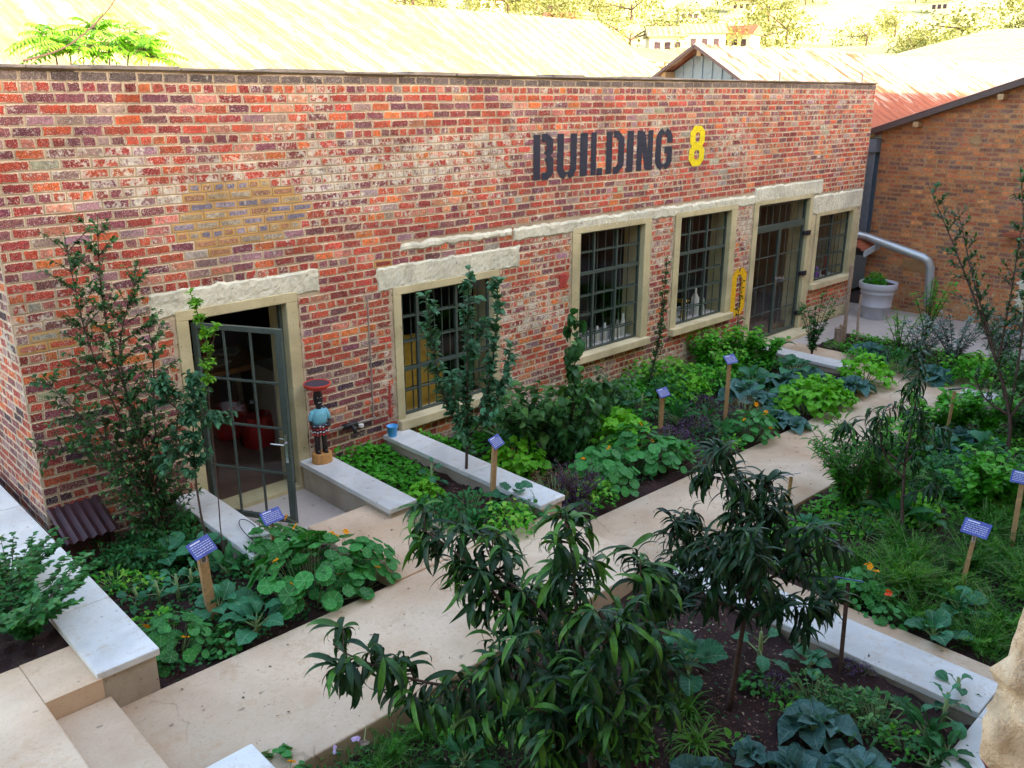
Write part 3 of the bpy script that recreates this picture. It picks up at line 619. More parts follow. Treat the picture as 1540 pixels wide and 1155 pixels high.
obj('roof',mb,M['rust'],Sh,loc=L)
mb=MB()
for s in (-1,1): mb.bar((18.44,yr,zr-.03),(18.44,yr+s*3.35,zr-.03-sl_*3.35),.03,.07)
obj('verge_board',mb,plain('grey_brown_board',(.16,.10,.09),.7),Sh,loc=L)
for d in (-1.6,-.1,.9,2.0):
    mb=MB();mb.box(18.5,18.9,yr+d-.06,yr+d+.06,zr-.2-sl_*abs(d),zr-.06-sl_*abs(d));obj('purlin_end',mb,M['timber'],Sh,loc=L)
# ---- background roofs
def gable_house(name,label,x0,x1,y0,y1,ze,zr_,rm,wm,wall_h=None,group=None,cat='building',pitch=.25,ridge='x',win=0):
    cx,cy=(x0+x1)/2,(y0+y1)/2;r=empty(name,(cx,cy,-.6),label=label,cat=cat,group=group);mb=MB();z0=-.6
    L=(-cx,-cy,.6)
    if ridge=='x':
        P=[(y0+.3,z0),(y1-.3,z0),(y1-.3,ze),((y0+y1)/2,zr_-.15),(y0+.3,ze)];V=[(x0+.3,a,b) for a,b in P]+[(x1-.3,a,b) for a,b in P]
    else:
        P=[(x0+.3,z0),(x1-.3,z0),(x1-.3,ze),((x0+x1)/2,zr_-.15),(x0+.3,ze)];V=[(a,y1-.3,b) for a,b in P]+[(a,y0+.3,b) for a,b in P]
    mb.add(V,[(4,3,2,1,0),(5,6,7,8,9)]+[(i,(i+1)%5,(i+1)%5+5,i+5) for i in range(5)]);obj('wall',mb,wm,r,loc=L)
    mb=MB();m_=(y0+y1)/2
    if ridge=='x':
        corrugated(mb,(x0,m_,zr_),(x1,m_,zr_),(x1,y0,ze),(x0,y0,ze),pitch,.03);corrugated(mb,(x0,m_,zr_),(x1,m_,zr_),(x1,y1,ze),(x0,y1,ze),pitch,.03)
    else:
        m_=(x0+x1)/2;corrugated(mb,(m_,y0,zr_),(m_,y1,zr_),(x1,y1,ze),(x1,y0,ze),pitch,.03);corrugated(mb,(m_,y0,zr_),(m_,y1,zr_),(x0,y1,ze),(x0,y0,ze),pitch,.03)
    obj('roof',mb,rm,r,loc=L)
    for k in range(win):
        xx=x0+(x1-x0)*(k+.5)/win;mb=MB();mb.box(xx-.5,xx+.5,y0+.2,y0+.3,max(z0,ze-2.0),ze-.8);obj('window',mb,M['dark_in'],r,loc=L)
    return r
M['creamwall']=plain('cream_wall',(.68,.60,.45),.85,0,.1,3)
gable_house('factory_roof','huge sunlit corrugated factory roof filling the top left behind the parapet',-22,19,9.5,27,3.7,7.4,M['iron'],M['creamwall'],pitch=.4)
gable_house('warehouse','pale corrugated warehouse roof behind the middle of the parapet',20,41,19,36,3.2,8.2,M['iron'],M['creamwall'],pitch=.4)
gable_house('long_roof','long white sheet roof beyond the gabled shed on the right',44,110,-2,19,4.4,9.0,M['iron'],M['creamwall'],pitch=.5,ridge='y')
gable_house('warehouse','broad bleached roof far right above the orange building',60,120,-22,-4,4.0,9.0,M['iron'],M['creamwall'],pitch=.5)
# veranda building
Vb=empty('veranda_house',(46,31,-.6),label='pale house with a row of veranda posts left of the shed gable',cat='house');L=(-46,-31,.6)
mb=MB();mb.box(42.6,56,31.6,37,-.6,6.1);obj('wall',mb,M['creamwall'],Vb,loc=L)
mb=MB();corrugated(mb,(42.2,34,7.4),(56.5,34,7.4),(56.5,29.7,6.3),(42.2,29.7,6.3),.4,.03);mb.box(42.2,56.5,34,37.3,7.2,7.4);obj('roof',mb,M['iron'],Vb,loc=L)
mb=MB();mb.box(42.6,56,30,30.2,4.5,5.2);obj('parapet',mb,M['creamwall'],Vb,loc=L)
for k in range(10): mb=MB();mb.box(42.6+k*1.38,42.9+k*1.38,30,30.2,5.2,6.3);obj('post',mb,M['creamwall'],Vb,loc=L)
mb=MB()
for k in range(1,9): mb.box(43.1+k*1.38,43.9+k*1.38,31.5,31.6,4.4,6.0)
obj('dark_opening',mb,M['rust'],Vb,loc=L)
# building the photograph is taken from: it shades the whole yard
Cb=empty('rear_building',(5,-10,0),label='tall building at the near side of the yard whose roof shades the garden',cat='building')
mb=MB();mb.box(-25,34,-20,-8.6,-.6,8.4);obj('wall',mb,M['tanplaster'],Cb,loc=(-5,10,0))
mb=MB();mb.box(-25.3,34.3,-20,-8.3,8.4,9.25);obj('roof',mb,M['dark_in'],Cb,loc=(-5,10,0))
# rough stone pier at the right of the viewpoint
def stone_mat():
    m,nt,b=mat('rough_tan_stone');tc=nd(nt,'ShaderNodeTexCoord').outputs['Object']
    n1=noise(nt,16,6,.7,tc);n2=noise(nt,110,5,.7,tc);n3=noise(nt,4.5,2,.5,tc,.3)
    c=ramp(nt,n1,[(.3,(.50,.34,.20)),(.7,(.76,.60,.42))]);c=mix(nt,ramp(nt,n3,[(.60,0),(.62,1)]),c,(.20,.05,.075));c=mix(nt,ramp(nt,n2,[(.3,.5),(.45,0)]),c,(.25,.13,.06))
    c=mix(nt,ramp(nt,n2,[(.68,0),(.74,.6)]),c,(.8,.72,.6))
    nt.links.new(c,b.inputs['Base Color']);b.inputs['Roughness'].default_value=.95;bump(nt,math_(nt,'ADD',n2,math_(nt,'MULTIPLY',n1,2)),b,.8,.01);return m
M['stone']=stone_mat()
mb=MB();V=[];nz,nu=420,100
for j in range(nz+1):
    z=1.2+4.2*j/nz
    for i in range(nu+1):
        u=i/nu
        xe=np.interp(z,[1.2,3.2,3.33,3.40,3.46,3.52,3.61,3.8,5.4],[1.22,1.205,1.19,1.215,1.24,1.232,1.25,1.26,1.24])
        if u<.5: x,y=xe,-8.5+ (u/.5)**.6*.87
        else: x,y=xe+(u-.5)/.5*.9,-7.63
        s_=(y+7.63) if u<.5 else x-1.232;a=(wn(z,s_*1.3,11,2)-.5)*.02+(wn(z,s_,26,3)-.5)*.030+(wn(z,s_,60,4)-.5)*.014
        if u<.5: x-=a
        else: y+=a
        if abs(u-.5)<.03: x-=a*.5
        V.append((x,y,z))
mb.add(V,np.array([(j*(nu+1)+i,(j+1)*(nu+1)+i,(j+1)*(nu+1)+i+1,j*(nu+1)+i+1) for j in range(nz) for i in range(nu)]))
mb.box(1.32,2.05,-8.5,-7.72,.0,5.4)
tag(obj('stone_pier',mb,M['stone'],smooth=True),'rough tan stone pier edge with a purple patch at the bottom right corner','pier')
# ---- hill, far houses
def hh(x,y):
    d=max(0,(x*.62+y*.78)-70);return -.6+d*.17+ (wn(x,y,.02,3)-.5)*6*min(1,d/60)
mb=MB();nx=90;xs=np.linspace(-250,600,nx);ys=np.linspace(40,600,nx)
V=[(x,y,hh(x,y)) for y in ys for x in xs];mb.add(V,np.array([(j*nx+i,j*nx+i+1,(j+1)*nx+i+1,(j+1)*nx+i) for j in range(nx-1) for i in range(nx-1)]))
mb2=MB();xs2=np.linspace(60,600,60);ys2=np.linspace(-250,40,40);V=[(x,y,hh(x,y)) for y in ys2 for x in xs2];mb.add(V,np.array([(j*60+i,j*60+i+1,(j+1)*60+i+1,(j+1)*60+i) for j in range(39) for i in range(59)]))
struct('hill',mb,plain('dry_grass_hill',(.42,.38,.16),.95,0,.3,.2),smooth=True)

# ================================================================== PLANTS
def leaf_mat(name,dark,light,vein=None,veinw=.05,side=7,rough=.42,trans=.25,young=None,spec=.5,edge=None):
    m,nt,b=mat(name);lf=sep(nt,attr(nt,'lf'));u,v,r=lf[0],lf[1],lf[2]
    oi=nd(nt,'ShaderNodeObjectInfo').outputs['Random']
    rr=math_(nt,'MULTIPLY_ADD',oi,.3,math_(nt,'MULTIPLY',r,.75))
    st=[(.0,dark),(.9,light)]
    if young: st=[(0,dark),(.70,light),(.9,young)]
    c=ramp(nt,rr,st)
    n=noise(nt,40,3,.6);c=mix(nt,1.0,c,ramp(nt,n,[(.3,.75),(.7,1.25)]),'MULTIPLY')
    av=math_(nt,'ABSOLUTE',v)
    if vein:
        f1=math_(nt,'LESS_THAN',av,veinw)
        s=math_(nt,'FRACT',math_(nt,'MULTIPLY',math_(nt,'SUBTRACT',u,math_(nt,'MULTIPLY',av,.22)),side));f2=math_(nt,'MULTIPLY',math_(nt,'LESS_THAN',s,.13),.5)
        f=math_(nt,'MAXIMUM',f1,f2);c=mix(nt,math_(nt,'MULTIPLY',f,.5),c,vein)
    nt.links.new(c,b.inputs['Base Color']);b.inputs['Roughness'].default_value=rough;b.inputs['Specular IOR Level'].default_value=spec*.5
    t=nd(nt,'ShaderNodeBsdfTranslucent');nt.links.new(mix(nt,1.0,c,(1.3,1.5,.6),'MULTIPLY'),t.inputs[0])
    x=nd(nt,'ShaderNodeMixShader',ins={0:trans,1:b.outputs[0],2:t.outputs[0]});nt.links.new(x.outputs[0],nt.nodes['Material Output'].inputs[0])
    return m
LM=dict(
 collard=leaf_mat('blue_green_collard_leaf',(.010,.10,.045),(.045,.26,.13),(.30,.48,.30),.04,8,.5),
 cabbage=leaf_mat('blue_cabbage_leaf',(.03,.12,.11),(.10,.26,.25),(.32,.46,.40),.035,7,.55),
 lettuce=leaf_mat('bright_lettuce_leaf',(.03,.24,.008),(.14,.52,.03),(.40,.62,.18),.05,6,.5,.3),
 basil=leaf_mat('bright_green_leaf',(.012,.14,.010),(.06,.38,.03),None,young=(.22,.50,.06),trans=.3),
 nast=leaf_mat('nasturtium_leaf',(.008,.11,.02),(.035,.30,.06),(.24,.50,.22),.05,5,.5,.25),
 kale=leaf_mat('dark_kale_leaf',(.005,.055,.016),(.022,.20,.05),(.15,.34,.14),.04,8,.5),
 purple=leaf_mat('purple_leaf',(.02,.010,.03),(.09,.04,.11),None,rough=.5,trans=.12),
 feather=leaf_mat('feathery_leaf',(.008,.075,.008),(.045,.24,.02),None,young=(.12,.34,.04),trans=.3),
 grass=leaf_mat('strap_leaf',(.02,.12,.015),(.12,.34,.05),None,trans=.3),
 shrub=leaf_mat('shrub_leaf',(.008,.07,.02),(.035,.19,.05),None,young=(.11,.30,.08)),
 peach=leaf_mat('peach_leaf',(.002,.013,.007),(.012,.056,.017),(.025,.085,.03),.045,9,.40,.12,young=(.06,.20,.025),spec=.5),
 small=leaf_mat('small_tree_leaf',(.010,.055,.018),(.045,.17,.045),None,young=(.10,.28,.06),trans=.2),
 apple=leaf_mat('grey_green_leaf',(.015,.08,.04),(.07,.22,.11),None,rough=.45,trans=.18),
 olive=leaf_mat('grey_olive_leaf',(.04,.08,.065),(.16,.24,.20),None,rough=.55,trans=.12),
 lime=leaf_mat('lime_leaf',(.07,.26,.02),(.22,.50,.05),None,trans=.3),
 brown=leaf_mat('dry_brown_leaf',(.08,.035,.02),(.22,.13,.05),None,trans=.1),
 far=leaf_mat('far_tree_leaf',(.07,.09,.03),(.26,.27,.10),None,trans=.2,rough=.8),
)
M['bark']=plain('grey_brown_bark',(.09,.055,.045),.9,0,.35,30,.5)
M['barkred']=plain('reddish_young_bark',(.16,.05,.035),.8,0,.3,30,.3)
M['stemg']=plain('pale_green_stem',(.22,.34,.14),.6,0,.2,20)
M['flower_o']=leaf_mat('orange_petal',(.85,.22,.01),(.95,.42,.01),None,trans=.3);M['flower_r']=leaf_mat('red_petal',(.80,.05,.01),(.90,.12,.02),None,trans=.3)
M['flower_v']=leaf_mat('pale_violet_petal',(.45,.25,.55),(.65,.5,.75),None,trans=.3);M['flower_y']=leaf_mat('yellow_petal',(.75,.5,.02),(.85,.65,.04),None,trans=.3)

def leaf_tpl(L=1,W=.4,ns=5,shape='ovate',droop=.3,cup=.12,ruffle=0,petiole=0,nx=2,curl0=0):
    """blade along +x, normal +z; returns verts, faces, attributes"""
    V=[];A=[];us=np.linspace(0,1,ns+1);ang=curl0;x=petiole;z=0
    for i,u in enumerate(us):
        if shape=='lance': w=max(.02,sin(pi*u**.8)**.9)
        elif shape=='round': w=max(.03,math.sqrt(max(0,1-(2*u-1)**2)))
        elif shape=='spoon': w=max(.04,sin(pi*min(1,u**1.35))**.6) if u<.999 else .12
        elif shape=='strap': w=max(.04,(1-u**3))
        elif shape=='lobed': w=max(.04,sin(pi*u**.9)**.7*(1 if i%2 else .55))
        else: w=max(.03,sin(pi*u**.7)**.8)
        if i: x+=L/ns*cos(ang);z+=L/ns*sin(ang)
        ang-=droop/ns*2*(0.3+u)
        for j in range(nx+1):
            v=2*j/nx-1;rf=ruffle*(1 if (i+ (1 if v>0 else 0))%2 else -1)*abs(v)
            V.append((x,v*w*W/2,z+cup*W*abs(v)*w+rf*W));A.append((u,v,0))
    F=np.array([(i*(nx+1)+j,(i+1)*(nx+1)+j,(i+1)*(nx+1)+j+1,i*(nx+1)+j+1) for i in range(ns) for j in range(nx)])
    return np.array(V),F,np.array(A)
def batch(mb,tpl,P,D,S,U=None,R=None,mat=0):
    """place the leaf template at P pointing along D with size S (U = leaf-normal hint)"""
    T,F,A=tpl;P=np.asarray(P,float);D=np.asarray(D,float);n=len(P)
    if n==0: return
    D=D/(np.linalg.norm(D,axis=1)[:,None]+1e-9)
    if U is None: U=np.tile((0,0,1.),(n,1))+rng.normal(0,.25,(n,3))
    Y=np.cross(U,D);bad=np.linalg.norm(Y,axis=1)<.05;Y[bad]=np.cross((1,0,.2),D[bad]);Y/=np.linalg.norm(Y,axis=1)[:,None]+1e-9;Z=np.cross(D,Y)
    S=np.broadcast_to(S,(n,));V=P[:,None]+S[:,None,None]*(T[None,:,0:1]*D[:,None]+T[None,:,1:2]*Y[:,None]+T[None,:,2:3]*Z[:,None])
    R=rng.random(n) if R is None else R
    a=np.tile(A[None],(n,1,1));a[:,:,2]=R[:,None];k=len(T)
    mb.add(V.reshape(-1,3),(F[None]+(np.arange(n)*k)[:,None,None]).reshape(-1,F.shape[1]),mat=mat,lf=a.reshape(-1,3))
def dirs(n,el0,el1):
    a=rng.uniform(0,2*pi,n);e=rng.uniform(el0,el1,n);return np.stack([np.cos(a)*np.cos(e),np.sin(a)*np.cos(e),np.sin(e)],1)
def stalks(mb,P0,P1,r=.003,mat=1,sag=0):
    for a,b in zip(P0,P1):
        a=np.array(a);b=np.array(b);m=(a+b)/2+np.array((0,0,sag));mb.tube([a,m,b],[r*1.3,r,r*.7],4,cap=False,mat=mat)

# ---- prototypes (unit about 1 = the plant's usual width; a dict kind -> list of (mesh, materials))
PROTO={}
def mesh_of(name,mb,mats,smooth=True):
    me=mb.mesh(name,smooth)
    for m in mats: me.materials.append(m)
    return me
def proto_rosette(name,mt,n,L,W,shape,el,droop,ruffle,cup,height=0,nx=4,ns=6,pet=.3,seeds=3,stem=False):
    out=[]
    for s in range(seeds):
        mb=MB();g=2.399963
        for k in range(n):
            t=k/n;a=k*g+rng.normal(0,.15);e=el[0]+(el[1]-el[0])*t+rng.normal(0,.1);sz=(1-.55*t)*rng.uniform(.8,1.1)
            d=np.array((cos(a)*cos(e),sin(a)*cos(e),sin(e)));base=np.array((0,0,height*(.35+.65*t)))
            tp=leaf_tpl(L,W*rng.uniform(.85,1.1),ns,shape,droop*rng.uniform(.6,1.3),cup,ruffle,0,nx)
            p=base+d*pet*L*sz;batch(mb,tp,[p],[d],[sz],U=[(rng.normal(0,.32),rng.normal(0,.32),1.)]);mb.tube([base,base+d*pet*L*sz*.6,p+d*.1*L*sz],[.012*L/.25*sz,.009*L/.25*sz,.006*L/.25*sz],5,cap=False,mat=1)
        if stem: mb.tube([(0,0,-.03),(rng.normal(0,.01),rng.normal(0,.01),height*.5),(0,0,height)],[.014,.012,.008],6,mat=1)
        out.append(mesh_of(name,mb,[LM[mt],M['stemg']]))
    PROTO[name]=out
proto_rosette('collard',  'collard',11,.24,.18,'spoon',(.5,1.3),.8,.05,.12,.12,seeds=4,pet=.45,stem=True)
proto_rosette('cabbage',  'cabbage',15,.24,.20,'spoon',(.15,1.35),.9,.06,.34,.05,seeds=3,pet=.2)
proto_rosette('kale',     'kale',12,.22,.10,'lobed',(.35,1.3),.9,.09,.1,.12,seeds=3,pet=.4,stem=True,ns=9)
proto_rosette('sprout',   'collard',7,.12,.07,'spoon',(.2,1.1),.8,.06,.1,.20,seeds=3,pet=.6,stem=True)
proto_rosette('chard',    'kale',12,.24,.085,'ovate',(.9,1.4),.7,.05,.15,.03,seeds=2,pet=.5)
proto_rosette('purple_lettuce','purple',22,.11,.09,'lobed',(.1,1.4),.8,.16,.15,.06,seeds=2,pet=.2)
proto_rosette('seedling', 'basil',7,.07,.045,'ovate',(.1,1.0),.5,.05,.1,.04,seeds=3,pet=.5)
def proto_mound(name,mt,n,R,H,L,W,shape='ovate',nx=2,ns=3,droop=.5,ruffle=.03,seeds=3,stems=True,flat=.35,power=.5,bumpy=.25):
    out=[]
    for s in range(seeds):
        mb=MB();a=rng.uniform(0,2*pi,n);q=np.sqrt(rng.random(n));sd=rng.integers(0,99)
        lump=np.array([wn(cos(x)*2*w_,sin(x)*2*w_,1.6,sd) for x,w_ in zip(a,q)])
        rad=R*q*(.8+.4*np.array([wn(cos(x)*1.5,sin(x)*1.5,1,sd) for x in a]))
        top=H*(1-q**2.2)**power*(1-bumpy+bumpy*2*lump*.9);z=top*rng.uniform(.35,1.0,n)**.5+.015
        P=np.stack([rad*np.cos(a),rad*np.sin(a),z],1)
        D=np.stack([np.cos(a)*(.3+q),np.sin(a)*(.3+q),np.full(n,flat)],1)+rng.normal(0,.55,(n,3))
        for k in range(2):
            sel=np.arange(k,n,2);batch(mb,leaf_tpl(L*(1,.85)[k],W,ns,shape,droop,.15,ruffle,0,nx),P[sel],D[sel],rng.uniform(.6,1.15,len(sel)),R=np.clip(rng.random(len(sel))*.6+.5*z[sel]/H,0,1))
        if stems:
            sel=rng.choice(n,min(n,40),replace=False);stalks(mb,P[sel]*np.array((.3,.3,0)),P[sel],.0025)
        out.append(mesh_of(name,mb,[LM[mt],M['stemg']]))
    PROTO[name]=out
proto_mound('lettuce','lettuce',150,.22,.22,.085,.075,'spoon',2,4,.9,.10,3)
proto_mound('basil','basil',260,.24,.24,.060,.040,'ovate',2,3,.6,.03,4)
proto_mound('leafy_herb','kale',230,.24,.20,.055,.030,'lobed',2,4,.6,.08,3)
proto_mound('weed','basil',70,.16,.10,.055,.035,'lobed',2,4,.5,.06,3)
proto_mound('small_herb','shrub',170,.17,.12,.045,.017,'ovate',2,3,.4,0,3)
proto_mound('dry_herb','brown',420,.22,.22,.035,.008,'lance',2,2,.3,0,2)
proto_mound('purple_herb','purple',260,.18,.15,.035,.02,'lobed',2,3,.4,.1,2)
def proto_nast():
    out=[]
    for s in range(3):
        mb=MB();n=95;a=rng.uniform(0,2*pi,n);q=np.sqrt(rng.random(n));rad=.42*q;z=.42*(1-q**2.4)**.5*rng.uniform(.5,1.05,n)+.05
        P=np.stack([rad*np.cos(a),rad*np.sin(a),z],1);S=rng.uniform(.075,.15,n)
        ph=np.linspace(0,2*pi,13)[:-1];T=[(0,0,-.10)]+[(.52*cos(x),.52*sin(x),-.02) for x in ph]+[(1*cos(x),1*sin(x),.06*cos(3*x)) for x in ph]
        A=[(0,0,0)]+[(.5,.0 if i%2==0 else .5,0) for i in range(12)]+[(1,.0 if i%2==0 else .5,0) for i in range(12)]
        F=[(0,1+i,1+(i+1)%12) for i in range(12)]+[(1+i,13+i,13+(i+1)%12,1+(i+1)%12) for i in range(12)]
        T=np.array(T)*.5
        for p,sz,aa,qq in zip(P,S,a,q):
            nrm=np.array((cos(aa)*qq*.8,sin(aa)*qq*.8-.25,1.))+rng.normal(0,.22,3);nrm/=np.linalg.norm(nrm)
            x=np.cross((0,1,0),nrm);x/=np.linalg.norm(x);y=np.cross(nrm,x);V=p+sz*(T[:,0:1]*x+T[:,1:2]*y+T[:,2:3]*nrm);r=rng.random()
            at=np.array(A,float);at[:,2]=r;mb.add(V,F,lf=at)
        sel=rng.choice(n,55,replace=False);stalks(mb,P[sel]*np.array((.35,.35,0)),P[sel]-np.array((0,0,.005)),.0025)
        out.append(mesh_of('nasturtium',mb,[LM['nast'],M['stemg']]))
    PROTO['nasturtium']=out
proto_nast()
def proto_feather():
    out=[]
    for s in range(3):
        mb=MB();n=26
        for k in range(n):
            a=rng.uniform(0,2*pi);e=rng.uniform(.65,1.45);L=rng.uniform(.2,.34);d=np.array((cos(a)*cos(e),sin(a)*cos(e),sin(e)));out_=np.array((cos(a),sin(a),0))
            ts=np.linspace(.25,1,11);C=[d*L*t+out_*.10*t*t-np.array((0,0,.07*t*t)) for t in ts]
            mb.tube([np.zeros(3),C[3],C[-1]],[.003,.002,.001],4,cap=False,mat=1)
            P=[];D=[];S=[]
            for t,c in zip(ts,C):
                for q in range(7):
                    P.append(c);D.append(rng.normal(0,1,3)+d*.5+np.array((0,0,.3)));S.append((.075*(1.15-t))*rng.uniform(.6,1.2))
            batch(mb,leaf_tpl(1,.13,3,'lance',.4,0),P,D,S,R=np.full(len(P),rng.random()))
        out.append(mesh_of('feathery_herb',mb,[LM['feather'],M['stemg']]))
    PROTO['feathery_herb']=out
proto_feather()
def proto_tuft():
    out=[]
    for s in range(2):
        mb=MB();n=60;D=dirs(n,.6,1.5);P=rng.normal(0,.02,(n,3));P[:,2]=0
        batch(mb,leaf_tpl(1,.035,7,'strap',1.5,.1),P,D,rng.uniform(.16,.32,n));out.append(mesh_of('grass_tuft',mb,[LM['grass'],M['stemg']]))
    PROTO['grass_tuft']=out
proto_tuft()
def proto_upright(name,mt,ns_,H,spread,nl,L,W,seeds=2,shape='ovate',droop=.5,bark='bark'):
    out=[]
    for s in range(seeds):
        mb=MB()
        for k in range(ns_):
            a=rng.uniform(0,2*pi);top=np.array((cos(a)*spread*rng.uniform(.3,1),sin(a)*spread*rng.uniform(.3,1),H*rng.uniform(.65,1)))
            C=[top*t*np.array((t**.5,t**.5,1)) for t in np.linspace(0.02,1,7)];mb.tube(C,np.linspace(.006,.0015,7),4,cap=False,mat=1)
            t=rng.uniform(.12,1,nl);P=np.array([np.array([np.interp(x,np.linspace(0.02,1,7),[c[i] for c in C]) for i in range(3)]) for x in t])
            batch(mb,leaf_tpl(1,W/L,3,shape,droop,.1),P,dirs(nl,-.1,.9),L*rng.uniform(.6,1.15,nl),R=np.clip(t*.55+rng.random(nl)*.4,0,1))
        out.append(mesh_of(name,mb,[LM[mt],M[bark]]))
    PROTO[name]=out
proto_upright('shrub','shrub',38,.62,.42,75,.046,.030,2)
proto_upright('fern_bush','feather',26,.55,.34,60,.085,.016,2,'lance')
proto_upright('rose_bush','small',9,.75,.28,40,.06,.042,2)
proto_upright('grey_shrub','olive',16,.75,.42,38,.07,.032,2)
proto_upright('leafy_shrub','small',24,.80,.48,30,.115,.062,2,droop=.9)
proto_upright('bean_shrub','basil',18,.55,.35,30,.085,.07,2,droop=.7)
proto_upright('herb_tree','basil',10,.65,.22,45,.07,.02,1,'lobed')
proto_upright('lavender','purple',40,.32,.22,24,.03,.006,2,'lance')

def flower_mesh():
    mb=MB();n=5
    for k in range(5):
        a=2*pi*k/5;batch(mb,leaf_tpl(.026,.026,3,'spoon',.5,.1),[(0,0,0)],[(cos(a),sin(a),.45)],[1.0])
    mb.tube([(0,0,0),(0,0,-.02),(.004,0,-.10)],[.004,.002,.0015],5,mat=1);return mb
FM={k:mesh_of('flower',flower_mesh(),[M[k],M['stemg']]) for k in ('flower_o','flower_r','flower_v','flower_y')}
CATS=dict(collard='vegetable',cabbage='vegetable',kale='vegetable',sprout='vegetable',chard='vegetable',purple_lettuce='vegetable',seedling='seedling',lettuce='vegetable',basil='herb',leafy_herb='herb',weed='weed',small_herb='herb',dry_herb='herb',purple_herb='herb',nasturtium='flower plant',feathery_herb='herb',grass_tuft='plant',shrub='shrub',fern_bush='shrub',rose_bush='shrub',grey_shrub='shrub',leafy_shrub='shrub',bean_shrub='shrub',herb_tree='herb',lavender='herb')
NAMES=dict(sprout='young_collard',dry_herb='dry_herb',leafy_herb='leafy_herb')
cnt={}
def plant(kind,pos,s,label,fl=0,fc='flower_o',sz=1.0,z=None,group=None,rad=None,fz=None):
    x,y=pos;k=cnt.get(kind,0);cnt[kind]=k+1;ms=PROTO[kind];nm=NAMES.get(kind,kind)
    zz=hs(x,y)+dz(x,y)-.01 if z is None else z
    rot=(k*2.1+x*3)%6.28;me=ms[k%len(ms)]
    if fl:
        r=empty(nm,(x,y,zz),rot,label=label,cat=CATS[kind],group=group);o=bpy.data.objects.new('foliage',me);COL.objects.link(o);o.parent=r;o.scale=(s,s,s*sz)
        rd=rad or {'nasturtium':.30}.get(kind,.15);hz_=fz or {'nasturtium':.58}.get(kind,.2)
        for i in range(fl):
            a=rng.uniform(0,2*pi);q=rng.uniform(.1,1);f=bpy.data.objects.new('flower',FM[fc]);COL.objects.link(f);f.parent=r
            f.location=(s*rd*q*cos(a),s*rd*q*sin(a),s*sz*hz_*(1-q*q*.55));f.rotation_euler=(rng.normal(0,.5)+.5,rng.normal(0,.5),rng.uniform(0,6));f.scale=(1.3,)*3
        return r
    o=bpy.data.objects.new(nm,me);COL.objects.link(o);o.location=(x,y,zz);o.rotation_euler=(0,0,rot);o.scale=(s,s,s*sz);tag(o,label,CATS[kind],group);return o

